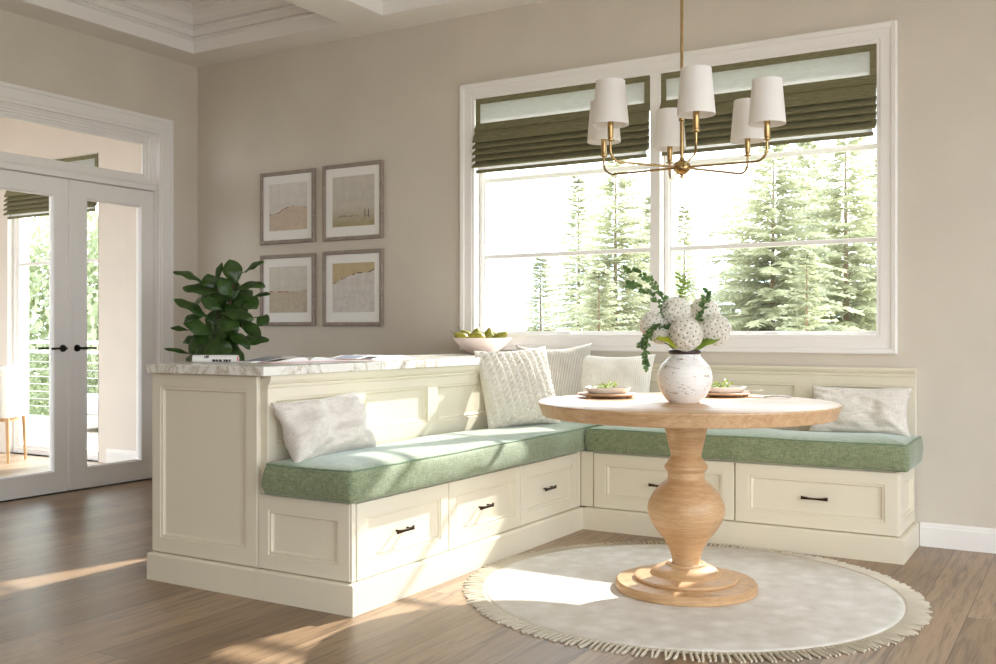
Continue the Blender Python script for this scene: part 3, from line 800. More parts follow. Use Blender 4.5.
# cushions
def cushion(x0, x1, y0, y1, z0, z1, seed, bulge=.009, dome=.02):
    """rounded slab with crowned top; returns (bm, top seam path)"""
    r = .016
    def outline(o):
        pts = []
        X0, X1, Y0, Y1 = x0-o, x1+o, y0-o, y1+o
        rr = max(.005, r+o)
        for cx, cy, a0 in ((X1-rr, Y1-rr, 0), (X0+rr, Y1-rr, 90), (X0+rr, Y0+rr, 180), (X1-rr, Y0+rr, 270)):
            for k in range(5):
                a = R(a0+90*k/4); pts.append((cx+rr*math.cos(a), cy+rr*math.sin(a)))
        out = []
        nn = len(pts)
        for i in range(nn):
            p, q = pts[i], pts[(i+1) % nn]
            m = 1 if i % 5 != 4 else ((60 if x1-x0 > 1 else 18) if i in (4, 14) else (70 if y1-y0 > 1 else 18))
            for k in range(m): out.append((p[0]+(q[0]-p[0])*k/m, p[1]+(q[1]-p[1])*k/m))
        return out
    H = z1-z0
    prof = [(-.02, z0+.0), (-.004, z0+.002), (.001, z0+.012), (bulge*.7, z0+H*.3), (bulge, z0+H*.55), (bulge*.6, z0+H*.8), (0, z1-.006), (-.004, z1-.001),
            (-.012, z1+.001), (-.03, z1+dome*.35), (-.06, z1+dome*.6), (-.10, z1+dome*.85), (-.15, z1+dome)]
    bm = B(); rs = []; seam = None
    for j, (o, z) in enumerate(prof):
        ring = []
        for (x, y) in outline(o):
            nz = noise.noise(Vector((x*5+seed, y*5, z*9)))
            nz2 = noise.noise(Vector((x*2.1+seed, y*2.1, 7)))
            w = 1 if 2 < j else 0
            cxn = Vector((x-(x0+x1)/2, y-(y0+y1)/2, 0))
            side = .012*nz*w*(1 if j < 8 else 0)
            dx = dy = 0
            if abs(x-x1) < .05: dx = side
            elif abs(x-x0) < .05: dx = -side
            if abs(y-y1) < .05: dy = side
            elif abs(y-y0) < .05: dy = -side
            ring.append(bm.verts.new((x+dx, y+dy, z+(.010*nz2+.003*nz)*w*min(1, j/6))))
        if j == 7: seam = [v.co.copy() for v in ring]
        rs.append(ring)
    for p, q in zip(rs, rs[1:]):
        n = len(p)
        for k in range(n): bm.faces.new((p[k], p[(k+1) % n], q[(k+1) % n], q[k]))
    bm.faces.new(rs[0][::-1])
    f = bm.faces.new(rs[-1]); bmesh.ops.triangulate(bm, faces=[f])
    return bm, seam
for (dim, seed, lab) in (((-2.788, -2.343, 2.886, 5.25, .417, .538), 1, 'long green bench cushion on the left bench, running away from the camera'),
                         ((-2.329, -.725, 4.818, 5.235, .417, .538), 5, 'green bench cushion under the window on the right bench')):
    t = thing('bench_cushion', lab, 'cushion', ((dim[0]+dim[1])/2, (dim[2]+dim[3])/2, dim[4]), 0, 'green bench cushions')
    bm, seam = cushion(*dim, seed); obj('pad', bm, M['green'], t, smooth=True)
    bm = B(); tube(bm, seam+[seam[0]], .0042, 6, cap=False); obj('piping', bm, M['greenpipe'], t, smooth=True)

# ------------------------------------------------------------------ pillows
def pillow_bm(w, h, th, seed, conc=.06, wr=.006, n=44, disp=None, pw=2.6):
    bm = B(); top = {}; bot = {}
    for i in range(n+1):
        for j in range(n+1):
            u, v = 2*i/n-1, 2*j/n-1
            x = w/2*u*(1-conc*(1-v*v)*abs(u)**3); z = h/2*v*(1-conc*1.2*(1-u*u)*abs(v)**3)
            base = (max(0, 1-abs(u)**pw)*max(0, 1-abs(v)**pw))**.5
            cr = max(0, (abs(u)+abs(v)-1.0))
            nz = noise.noise(Vector((u*2.2+seed, v*2.2, seed*.7)))*wr + noise.noise(Vector((u*5+seed, v*5, 3+seed)))*wr*.6*(.4+cr)
            fold = math.sin((u-v if u*v > 0 else u+v)*16)*wr*.55*max(0, cr)*base
            for sg, D in ((-1, top), (1, bot)):
                edge = (i in (0, n) or j in (0, n))
                if edge and sg == 1: D[i, j] = top[i, j]; continue
                y = sg*(th/2*base) + sg*(nz+fold)*base*1.5
                if disp and sg == -1: y -= disp(x, z)*min(1, base*2)
                D[i, j] = bm.verts.new((x, y, z+h/2))
    for D, fl in ((top, False), (bot, True)):
        for i in range(n):
            for j in range(n):
                q = [D[i, j], D[i+1, j], D[i+1, j+1], D[i, j+1]]
                bm.faces.new(q[::-1] if fl else q)
    return bm
def place_pillow(name, label, bm, mat, loc, az, tilt, roll=0, cat='pillow', piping=None):
    o = obj(name, bm, mat, world=False, smooth=True)
    o.rotation_mode = 'XYZ'
    o.matrix_world = Matrix.Translation(loc) @ Matrix.Rotation(R(az), 4, 'Z') @ Matrix.Rotation(R(-tilt), 4, 'X') @ Matrix.Rotation(R(roll), 4, 'Y')
    return tag(o, label, cat, 'throw pillows on the bench')
def knit(x, z):
    x += .12*z; col = x/.043; k = math.floor(col); fx_ = col-k-.5
    row = z/.027+(.5 if k % 2 else 0) + abs(fx_)*.9
    return .021*(1-abs(2*fx_)**2.0)*(.35+.65*abs(math.sin(PI*row)))
ZS = .546
place_pillow('lumbar_pillow', 'stone grey velvet lumbar pillow near the camera end of the left bench', pillow_bm(.49, .265, .17, 2, .11, .032), M['velvet'], (-2.645, 3.17, ZS), 86, 27, -3)
place_pillow('knit_pillow', 'chunky cream knit pillow in the bench corner', pillow_bm(.44, .44, .14, 4, .07, .008, 230, knit), M['knit'], (-2.595, 4.635, ZS-.005), 58, 17, -3)
place_pillow('ribbed_pillow', 'grey ribbed square pillow behind the chunky knit pillow', pillow_bm(.44, .45, .12, 6, .12, .008), M['rib'], (-2.575, 5.0, ZS), 38, 15, -2)
place_pillow('striped_pillow', 'cream pinstriped lumbar pillow behind the table under the window', pillow_bm(.47, .395, .13, 8, .09, .009), M['stripe'], (-2.315, 5.09, ZS), 4, 14, 0)
place_pillow('lumbar_pillow', 'oatmeal linen lumbar pillow at the right end of the bench', pillow_bm(.48, .25, .14, 9, .10, .026), M['linen'], (-.995, 5.09, ZS), 2, 20, 0)

# ------------------------------------------------------------------ rug
RX, RY, RR = -1.435, 3.918, .823
rg = thing('round_rug', 'round cream woven rug with a fringed edge under the table', 'rug', (RX, RY, 0))
bm = B(); lathe(bm, [(0, .0), (RR, 0), (RR+.004, .004), (RR, .008), (RR-.02, .010), (RR*.5, .0105), (0, .0105)], RX, RY, 120); obj('rug_body', bm, M['rug'], rg, smooth=True)
bm = B(); rnd = random.Random(5)
lathe(bm, [(RR-.004, .002), (RR-.004, .006), (RR+.022, .0055), (RR+.022, .002)], RX, RY, 120)
for k in range(270):
    a = 2*PI*k/270+rnd.uniform(-.002, .002); L = rnd.uniform(.070, .086); sk = rnd.uniform(-.15, .15)
    pts = []
    for i in range(4):
        f = i/3; rad_ = RR+.012+L*f; aa = a+sk*f*f*.08
        pts.append((RX+rad_*math.cos(aa), RY+rad_*math.sin(aa), .0055-.0025*f+.001*math.sin(f*6+k)))
    tube(bm, pts, [.0046, .0058, .0060, .0045], 5)
o = obj('fringe', bm, M['fringe'], rg); o['kind'] = 'stuff'

# ------------------------------------------------------------------ table
TX, TY, TZ, TR = -1.430, 3.888, .768, .600
tb_ = thing('pedestal_table', 'round oak pedestal dining table on the rug', 'table', (TX, TY, .0105))
dirs = Vector((-.19, -.58, 0)).normalized(); nrm = Vector((dirs.y, -dirs.x, 0))
for sg in (1, -1):
    bm = B(); lathe(bm, [(0, TZ-.055), (TR-.02, TZ-.055), (TR-.016, TZ-.052), (TR-.013, TZ-.04), (TR-.006, TZ-.02), (TR, TZ-.006), (TR-.001, TZ-.002), (TR-.004, TZ), (0, TZ)], TX, TY, 128)
    bmesh.ops.bisect_plane(bm, geom=bm.verts[:]+bm.edges[:]+bm.faces[:], plane_co=Vector((TX, TY, 0))+nrm*sg*.0007, plane_no=nrm*sg, clear_inner=True)
    bmesh.ops.holes_fill(bm, edges=[e for e in bm.edges if e.is_boundary])
    obj('tabletop', bm, M['oak_top'], tb_, smooth=35)
bm = B()
def zz(v): return 1.05-(v-332)/1004*4.07
lathe(bm, [(0, TZ-.056), (.2, TZ-.056), (.2, TZ-.062), (.085, TZ-.064), (.0845, zz(430)), (.077, zz(438)), (.068, zz(447)), (.0605, zz(455)), (.066, zz(458)), (.0715, zz(460)), (.078, zz(463)), (.0865, zz(465.5)), (.0875, zz(467.5)),
           (.082, zz(469.5)), (.0745, zz(471.5)), (.0735, zz(475)), (.0735, zz(478.5)), (.084, zz(481)), (.108, zz(486)), (.135, zz(494)), (.151, zz(502)), (.1555, zz(508)), (.153, zz(514)), (.142, zz(521)), (.122, zz(529)),
           (.101, zz(535.5)), (.089, zz(539)), (.083, zz(541)), (.0825, zz(542.5)), (.074, zz(546)), (.064, zz(551)), (.058, zz(556)), (.0555, zz(561)), (.058, zz(563)), (.07, .118), (.078, .116), (.082, .108), (.0815, .1), (0, .1)], TX, TY, 72)
obj('pedestal', bm, M['oak_ped'], tb_, smooth=32)
bm = B()
lathe(bm, [(0, .0105), (.280, .0105), (.284, .014), (.284, .034), (.280, .040), (.277, .0425), (.276, .0455), (.262, .047), (.205, .052), (.207, .056), (.206, .064), (.201, .0665), (.19, .068), (.145, .073), (.141, .077), (.136, .084), (.118, .097), (.095, .106), (.07, .11), (0, .11)], TX, TY, 96)
obj('base', bm, M['oak_ped'], tb_, smooth=32)

# ------------------------------------------------------------------ vase + bouquet
VX, VY = -1.411, 3.822
va = thing('vase', 'round scratched white vase with dark rim on the table', 'vase', (VX, VY, TZ))
z0 = TZ
bm = B(); lathe(bm, [(0, z0), (.060, z0), (.063, z0+.003), (.078, z0+.018), (.0905, z0+.0385), (.0895, z0+.0395), (0, z0+.0395)], VX, VY, 64); obj('foot_band', bm, M['ceramic'], va, smooth=50)
bm = B(); lathe(bm, [(.091, z0+.039), (.1, z0+.056), (.107, z0+.078), (.109, z0+.1), (.106, z0+.122), (.096, z0+.146), (.081, z0+.164), (.068, z0+.177), (.061, z0+.187), (.0595, z0+.2), (.054, z0+.2), (.055, z0+.187), (.085, z0+.155), (.1, z0+.1), (.085, z0+.045)], VX, VY, 72); obj('body', bm, M['vase'], va, smooth=True)
bm = B(); lathe(bm, [(.0605, z0+.194), (.0645, z0+.199), (.0645, z0+.208), (.06, z0+.212), (.053, z0+.208), (.053, z0+.199)], VX, VY, 64); obj('rim', bm, M['vaserim'], va, smooth=50)
ZR = z0+.2
CR, CF = Vector((RT[0], RT[1], 0)), Vector((-FW[0], -FW[1], 0))     # to the right / to the front of the room view
VB = Vector((VX, VY, ZR))
def head_mesh(bm, c, r, seed):
    rnd = random.Random(seed)
    bmesh.ops.create_icosphere(bm, subdivisions=2, radius=r*.80, matrix=Matrix.Translation(c))
    for f in bm.faces: f.material_index = 1
    n = 88
    for i in range(n):
        y = 1-2*(i+.5)/n; a = i*2.39996+seed
        d = Vector((math.sqrt(1-y*y)*math.cos(a), math.sqrt(1-y*y)*math.sin(a), y))
        t1 = d.orthogonal().normalized(); t2 = d.cross(t1); ph = rnd.random()*6
        ctr = c+d*r*rnd.uniform(.88, 1.04)
        for k in range(5):
            th = ph+2*PI*k/5; u_ = t1*math.cos(th)+t2*math.sin(th); w_ = d.cross(u_)
            L = r*.30
            p = [ctr-d*.004, ctr+u_*L*.5+w_*L*.44+d*.002, ctr+u_*L*1.0+d*.0015*rnd.random(), ctr+u_*L*.5-w_*L*.44+d*.002]
            bm.faces.new([bm.verts.new(q) for q in p]).material_index = 0
        s_ = r*.062
        q = [bm.verts.new(ctr+d*.003+(t1*math.cos(x)+t2*math.sin(x))*s_) for x in (0, 1.57, 3.14, 4.71)]
        bm.faces.new(q).material_index = 2
    return bm
def stem_to(c, name='stem'):
    bm = B(); tube(bm, smooth_path([(VX+(c.x-VX)*.15, VY+(c.y-VY)*.15, z0+.12), (VX+(c.x-VX)*.35, VY+(c.y-VY)*.35, ZR+.01), c], 5), .0025, 6); return bm
HEADS = [  # right, front, up (metres from the vase mouth), radius, label
    (-.01, .075, .074, .064, 'white flower head at the front centre of the bouquet, just above the vase rim'),
    (-.035, .0, .160, .060, 'white flower head at the top left of centre in the bouquet'),
    (.115, .02, .090, .062, 'white flower head at the right of the bouquet'),
    (.085, -.045, .160, .060, 'white flower head at the back right of the bouquet behind the leafy sprig'),
    (-.125, .0, .110, .054, 'white flower head at the far left of the bouquet'),
    (-.105, .04, .075, .040, 'smallest white flower head, low left above the lime leaf')]
for i, (a, b, c, r, lab) in enumerate(HEADS):
    p = VB+CR*a+CF*b+Vector((0, 0, c))
    t = thing('viburnum_flower', lab, 'flower', p, 0, 'white flower heads in the vase')
    obj('stem', stem_to(p-Vector((0, 0, r*.7))), M['leafg'], t)
    obj('flower_head', head_mesh(B(), p, r, i*3+1), [M['petal'], M['floret'], M['dot']], t, recalc=False)
def leaf_quad(bm, p, d, nrm_, L, W, nseg=4, bend=.15):
    """small pointed leaf: base p, direction d, normal"""
    d = d.normalized(); s_ = d.cross(nrm_).normalized(); nn = s_.cross(d)
    pv = None
    for i in range(nseg+1):
        f = i/nseg; w = W*math.sin(PI*min(1, f*.92+.06))**.8
        c = p+d*L*f-nn*bend*L*f*f
        e = [bm.verts.new(c-s_*w/2+nn*w*.12), bm.verts.new(c), bm.verts.new(c+s_*w/2+nn*w*.12)]
        if pv:
            bm.faces.new((pv[0], pv[1], e[1], e[0])); bm.faces.new((pv[1], pv[2], e[2], e[1]))
        pv = e
def sprig(pts, seed, L=.024, W=.014, step=2, both=True):
    rnd = random.Random(seed); path = smooth_path(pts, 10); lb = B(); sb = B()
    tube(sb, path, .0014, 5)
    for i in range(16, len(path)-1, step):
        t = (path[i+1]-path[i]).normalized()
        for k in range(2):
            d = Vector((rnd.gauss(0, 1), rnd.gauss(0, 1), rnd.gauss(0, 1))); d = (d-t*d.dot(t)).normalized()
            leaf_quad(lb, path[i], d+t*.5, t.cross(d)+d*.3+Vector((0, 0, .3)), L*rnd.uniform(.7, 1.15), W*rnd.uniform(.8, 1.2), 3)
    return sb, lb
def loc3(a, b, c): return VB+CR*a+CF*b+Vector((0, 0, c))
SPR = [([(0, 0, -.08), (-.01, 0, .01), (-.075, .02, .14), (-.125, .03, .215), (-.19, .03, .262), (-.235, .03, .27)], 'euca', 'leafy sprig arching up and out at the left of the bouquet'),
       ([(0, 0, -.08), (-.012, -.01, .01), (-.06, -.02, .17), (-.10, -.02, .25), (-.16, -.02, .31), (-.245, -.02, .335)], 'euca', 'highest leafy sprig, rising behind the arching one at the left'),
       ([(0, 0, -.08), (-.015, .02, .01), (-.08, .06, .095), (-.125, .065, .10), (-.158, .065, .05), (-.166, .065, -.02), (-.164, .065, -.07)], 'euca', 'leafy sprig trailing down at the left of the vase'),
       ([(0, 0, -.08), (-.01, .02, .01), (-.10, .05, .08), (-.155, .05, .07), (-.185, .05, .02)], 'euca', 'short leafy sprig drooping beyond the trailing one at the far left'),
       ([(0, 0, -.08), (.005, 0, .01), (.045, .03, .12), (.07, .035, .19), (.085, .03, .25)], 'euca', 'upright dark leafy sprig between the right flower heads'),
       ([(0, 0, -.08), (.0, -.01, .01), (.0, -.04, .2), (.0, -.045, .26), (.0, -.05, .315)], 'leafg', 'upright pale green sprig at the top centre of the bouquet')]
for i, (pts, m, lab) in enumerate(SPR):
    P = [loc3(*p) for p in pts]
    t = thing('leafy_sprig', lab, 'foliage', P[1], 0, 'leafy sprigs in the vase')
    sb, lb_ = sprig(P, i+20, .023 if i != 5 else .04, .015 if i != 5 else .011, 1 if i != 5 else 2)
    obj('stem', sb, M['leafg'], t); obj('leaves', lb_, M[m], t, recalc=False, smooth=True)
def big_leaf(base, tip, nrm_, W, bm, bend=.25, nl=14, nw=6, wavy=.06, shape=.8, seed=0):
    base, tip = Vector(base), Vector(tip); d = tip-base; L = d.length; d.normalize()
    s_ = d.cross(Vector(nrm_)).normalized(); nn = s_.cross(d).normalized()
    rows = []
    for i in range(nl+1):
        f = i/nl
        w = W*(math.sin(PI*f**shape)**.75 if 0 < f < 1 else .02)
        c = base+d*L*f+nn*(bend*L*(f*(1-f))*1.6)
        rows.append([])
        for j in range(nw+1):
            g = 2*j/nw-1
            wv = wavy*W*math.sin(f*13+seed+g)*abs(g)
            rows[-1].append(bm.verts.new(c+s_*g*w/2+nn*(-.18*W*(g*g)*1.0+.10*W*abs(g)+wv)))
    for p, q in zip(rows, rows[1:]):
        for j in range(nw): bm.faces.new((p[j], p[j+1], q[j+1], q[j]))
    return bm
for i, (a, b, W, m, lab) in enumerate([((-.02, .055, .016), (-.125, .085, .062), .055, 'lime', 'yellow green leaf low at the left of the bouquet'),
                                       ((.025, .05, .016), (.13, .06, .055), .045, 'leafg', 'green leaf under the right flower head above the vase rim'),
                                       ((.03, .03, .016), (.155, .02, .07), .05, 'leafg', 'longest green leaf reaching right below the flower heads')]):
    t = thing('bouquet_leaf', lab, 'leaf', loc3(*a), 0, 'broad leaves in the vase')
    bm = B(); big_leaf(loc3(*a), loc3(*b), CF*.6+Vector((0, 0, .8)), W, bm, .3, seed=i); obj('blade', bm, M[m], t, recalc=False, smooth=True)
    bm = B(); tube(bm, smooth_path([VB+Vector((0, 0, -.08)), VB+(loc3(*a)-VB)*.6, loc3(*a)], 4), .002, 6); obj('stem', bm, M['leafg'], t)

# ------------------------------------------------------------------ place settings
def setting(cx, cy, seed, side):
    rnd = random.Random(seed)
    lab = 'left on the table before the striped pillow' if side == 'l' else 'on the table behind the right of the vase'
    z = TZ
    ch = thing('wooden_charger', 'round pale wooden charger '+lab, 'charger', (cx, cy, z), 0, 'wooden chargers')
    bm = B(); lathe(bm, [(0, z+.010), (.118, z+.010), (.125, z+.013), (.127, z+.0165), (.124, z+.019), (.11, z+.0195), (0, z+.0195)], cx, cy, 56); obj('board', bm, M['charger'], ch, smooth=40)
    for k in range(3):
        a = R(-112)+k*2*PI/3
        bm = B(); lathe(bm, [(0, z), (.011, z), (.015, z+.0102), (0, z+.0102)], cx+.1*math.cos(a), cy+.1*math.sin(a), 16); obj('foot', bm, M['oak_ped'], ch, smooth=40)
    z = TZ+.0195
    px, py = cx+CR.x*.005, cy+CR.y*.005
    bm = B(); lathe(bm, [(0, z), (.075, z), (.085, z+.004), (.099, z+.022), (.1, z+.0245), (.097, z+.0245), (.083, z+.009), (.07, z+.006), (0, z+.006)], px, py, 56)
    o = obj('plate', bm, M['ceramic'], smooth=40); tag(o, 'white shallow plate on the charger '+lab, 'plate', 'white plates')
    # sprig of small leaves on the plate
    t = thing('green_sprig', 'small green sprig on the plate '+lab, 'sprig', (px, py, z+.006), 0, 'sprigs on the plates')
    lb_ = B(); sb = B()
    q0 = Vector((px, py, z+.012))-CR*.055; q1 = q0+CR*.085+Vector((0, 0, .006))
    tube(sb, [q0, (q0+q1)/2+Vector((0, 0, .006)), q1], .0013, 5)
    for k in range(60):
        f = rnd.random(); p = q0.lerp(q1, f)+Vector((rnd.gauss(0, .008), rnd.gauss(0, .009), abs(rnd.gauss(0, .011))+.003))
        d = Vector((rnd.gauss(0, 1), rnd.gauss(0, 1), rnd.uniform(0, 1)))
        leaf_quad(lb_, p, d, Vector((rnd.gauss(0, .5), rnd.gauss(0, .5), 1)), rnd.uniform(.013, .021), .012, 3)
    obj('stem', sb, M['leafg'], t); obj('leaves', lb_, M['micro'], t, recalc=False)
setting(-1.815, 3.96, 1, 'l')
setting(-1.41, 4.287, 2, 'r')
# napkin + fork at the right-hand setting
bm = B()
nx, ny, nz = -1.285, 4.33, TZ+.0265
n = 8
for i in range(n+1):
    for j in range(n+1):
        f, g = i/n-.5, j/n-.5
        bm.verts.new(Vector((nx, ny, TZ+.027+.003*math.sin(f*9)*math.cos(g*7)))+CR*f*.09+CF*g*.07)
bm.verts.ensure_lookup_table()
fs = [bm.faces.new([bm.verts[k] for k in (i*(n+1)+j, (i+1)*(n+1)+j, (i+1)*(n+1)+j+1, i*(n+1)+j+1)]) for i in range(n) for j in range(n)]
bmesh.ops.solidify(bm, geom=fs, thickness=.005)
o = obj('folded_napkin', bm, M['linen'], smooth=True); tag(o, 'small pale folded napkin on the charger right of the vase', 'napkin')
fk = thing('fork', 'silver fork on the table right of the folded napkin', 'fork', (-1.19, 4.32, TZ))
f0 = Vector((-1.225, 4.285, TZ+.004))
bm = B(); dv = (CR*.9+CF*.25).normalized(); sv = Vector((-dv.y, dv.x, 0))
tube(bm, smooth_path([f0, f0+dv*.06+Vector((0, 0, .005)), f0+dv*.11], 4), [.0035]*8+[.003], 8); obj('shaft', bm, M['steel'], fk, smooth=True)
bm = B()
for k in range(4):
    q = f0-sv*.009+sv*.006*k
    tube(bm, [f0-sv*.009*.3+sv*.006*k*.3+dv*.004, q-dv*.012+Vector((0, 0, -.001)), q-dv*.045+Vector((0, 0, .004))], .0013, 5)
obj('tines', bm, M['steel'], fk)

# ------------------------------------------------------------------ bowl of pears
BX, BY, BZ = -3.135, 5.08, .915
bm = B(); lathe(bm, [(0, BZ), (.05, BZ), (.058, BZ+.003), (.1, BZ+.026), (.14, BZ+.056), (.17, BZ+.09), (.1745, BZ+.098), (.1725, BZ+.1), (.168, BZ+.097), (.136, BZ+.062), (.095, BZ+.032), (.05, BZ+.012), (0, BZ+.01)], BX, BY, 64)
o = obj('fruit_bowl', bm, M['pinkbowl'], smooth=True); tag(o, 'wide blush stoneware bowl of pears at the far end of the marble top', 'bowl')
pb = B(); lathe(pb, [(0, -.036), (.012, -.0355), (.026, -.028), (.0345, -.012), (.036, .002), (.031, .018), (.022, .034), (.0165, .046), (.012, .054), (.005, .058), (0, .0575)], 0, 0, 24)
pm = bpy.data.meshes.new('pear_flesh'); bmesh.ops.recalc_face_normals(pb, faces=pb.faces[:]); pb.to_mesh(pm); pb.free(); pm.materials.append(M['pear']); pm.polygons.foreach_set('use_smooth', [True]*len(pm.polygons))
sb = B(); tube(sb, [(0, 0, .055), (.002, 0, .068), (.007, .002, .084)], [.0018, .0015, .0022], 6)
sm = bpy.data.meshes.new('pear_stem'); sb.to_mesh(sm); sb.free(); sm.materials.append(M['stem'])
PEARS = [(-.118, .02, .092, -60, 'leftmost pear, lying with its stem out over the bowl rim'), (-.088, -.05, .100, -48, 'pear leaning behind the leftmost one, stem up left'), (-.045, .03, .098, 18, 'dark upright pear left of the bowl middle'),
         (-.018, .06, .093, -65, 'pear lying in front at the left of the bowl middle'), (.035, .0, .099, 8, 'roundest pear, upright right of the bowl middle'), (.1, .02, .094, 52, 'rightmost pear, stem pointing right over the bowl rim'),
         (.0, -.075, .098, 70, 'pear lying at the back of the bowl'), (.068, -.055, .096, -30, 'pear tucked behind the two right pears')]
for i, (a, b, c, tl, lab) in enumerate(PEARS):
    p = Vector((BX, BY, BZ+c))+CR*a+CF*b
    t = thing('pear', lab, 'pear', p, 0, 'pears in the blush bowl')
    t.matrix_world = Matrix.Translation(p+Vector((0, 0, .004))) @ Matrix.Rotation(R(tl), 4, CF*-1.0) @ Matrix.Rotation(R(i*37), 4, 'Z')
    link(bpy.data.objects.new('flesh', pm), t); link(bpy.data.objects.new('stem', sm), t)
# fruit underneath keeps the pears up
# ------------------------------------------------------------------ magazines on the marble
r0, r1 = Vector((-3.38, 3.078, .933)), Vector((-3.205, 3.17, .933))
rm = thing('rolled_magazine', 'rolled white magazine with a red inside at the near end of the marble top', 'magazine', (-3.30, 3.12, .915))
dr_ = (r1-r0).normalized(); sd_ = Vector((-dr_.y, dr_.x, 0))
bm = B(); n = 60; rr_ = []
for i in range(n+1):
    a = i/n*2*PI*2.2; rad_ = .0175-.0035*i/n
    off = sd_*math.cos(a)*rad_+Vector((0, 0, math.sin(a)*rad_))
    rr_.append((bm.verts.new(r0+off), bm.verts.new(r1+off)))
for p, q in zip(rr_, rr_[1:]): bm.faces.new((p[0], q[0], q[1], p[1]))
obj('cover', bm, M['paper'], rm, smooth=True)
bm = B(); n = 40; rr_ = []
for i in range(n+1):
    a = i/n*2*PI; off = sd_*math.cos(a)*.0132+Vector((0, 0, math.sin(a)*.0132))
    rr_.append((bm.verts.new(r0+dr_*.004+off), bm.verts.new(r1-dr_*.002+off)))
for p, q in zip(rr_, rr_[1:]): bm.faces.new((p[0], q[0], q[1], p[1]))
bm.faces.new([p[1] for p in rr_[:-1]])
obj('inside_pages', bm, M['red'], rm, smooth=True)
def roll_mark(bm, f0_, f1_, a0, a1):
    k = 5; R_ = .0178
    for i in range(k):
        aa, ab = a0+(a1-a0)*i/k, a0+(a1-a0)*(i+1)/k
        P = [r0+dr_*(f0_*(r1-r0).length if w == 0 else f1_*(r1-r0).length)-sd_*math.cos(x)*R_+Vector((0, 0, math.sin(x)*R_)) for w, x in ((0, aa), (1, aa), (1, ab), (0, ab))]
        bm.faces.new([bm.verts.new(p) for p in P])
bm = B()
for a_, b_ in ((.27, .285), (.30, .315), (.318, .345), (.35, .37)): roll_mark(bm, a_, b_, .25, .95)
for a_, b_ in ((.45, .52), (.53, .58), (.60, .66), (.70, .74), (.75, .80), (.82, .86)): roll_mark(bm, a_, b_, -.75, -.1)
obj('cover_print', bm, M['ink'], rm)

def open_magazine(name, label, cx, cy, ang, W=.42, D=.28, H=.008, seed=0):
    t = thing(name, label, 'magazine', (cx, cy, .915), 0, 'open magazines on the marble top')
    ca, sa = math.cos(R(ang)), math.sin(R(ang))
    def P(a, b, z): return (cx+a*ca-b*sa, cy+a*sa+b*ca, .915+z)
    bm = B(); n = 16
    def surf(f): # f -1..1
        g = abs(f); return .0025+H*(math.sin(PI*min(1, g*1.15)**.6)*.9*(1-g*.55))+.001
    rows = []
    for i in range(2*n+1):
        f = i/n-1; a = f*W/2; z = surf(f)
        rows.append([bm.verts.new(P(a, b, zq)) for b, zq in ((-D/2, .0012), (-D/2, z), (D/2, z), (D/2, .0012))])
    for p, q in zip(rows, rows[1:]):
        for k in range(4): bm.faces.new((p[k], p[(k+1) % 4], q[(k+1) % 4], q[k]))
    bm.faces.new(rows[0]); bm.faces.new(rows[-1][::-1]); obj('pages', bm, M['paper'], t, smooth=50)
    bm = B(); box(bm, -W/2-.003, W/2+.003, -D/2-.002, D/2+.002, 0, .0012)
    for v in bm.verts: v.co = Vector(P(*v.co))
    obj('cover', bm, M['red'], t)
    rnd = random.Random(seed)
    for (f0_, f1_, b0, b1, m) in ((-.9, -.2, -.02, .12, 'greyprint'), (.15, .9, -.11, .02, 'greyprint'), (-.9, -.5, -.11, -.05, 'ink'), (.2, .5, .05, .1, 'red')):
        bm = B(); pv = None
        for i in range(9):
            f = f0_+(f1_-f0_)*i/8; z = surf(f)+.0006
            e = [bm.verts.new(P(f*W/2, b0, z)), bm.verts.new(P(f*W/2, b1, z))]
            if pv: bm.faces.new((pv[0], pv[1], e[1], e[0]))
            pv = e
        obj('printed_picture', bm, M[m], t)
open_magazine('open_magazine', 'open magazine with a red edge beside the rolled one on the marble top', -3.19, 3.50, 78, .42, .26, .022, 1)
open_magazine('open_magazine', 'open magazine lying farther along the marble top toward the bowl', -3.17, 4.06, 96, .42, .27, .018, 2)
bm = B()
box(bm, -3.31, -3.19, 3.235, 3.30, .9152, .9205, .001); bk = obj('small_booklet', bm, M['paper']); tag(bk, 'small thin printed booklet between the rolled and the open magazine', 'booklet')
bm = B()
for k in range(5): box(bm, -3.305+k*.022, -3.29+k*.022, 3.238, 3.275+.01*(k % 2), .9206, .9209)
obj('printed_pattern', bm, M['ink'], bk)

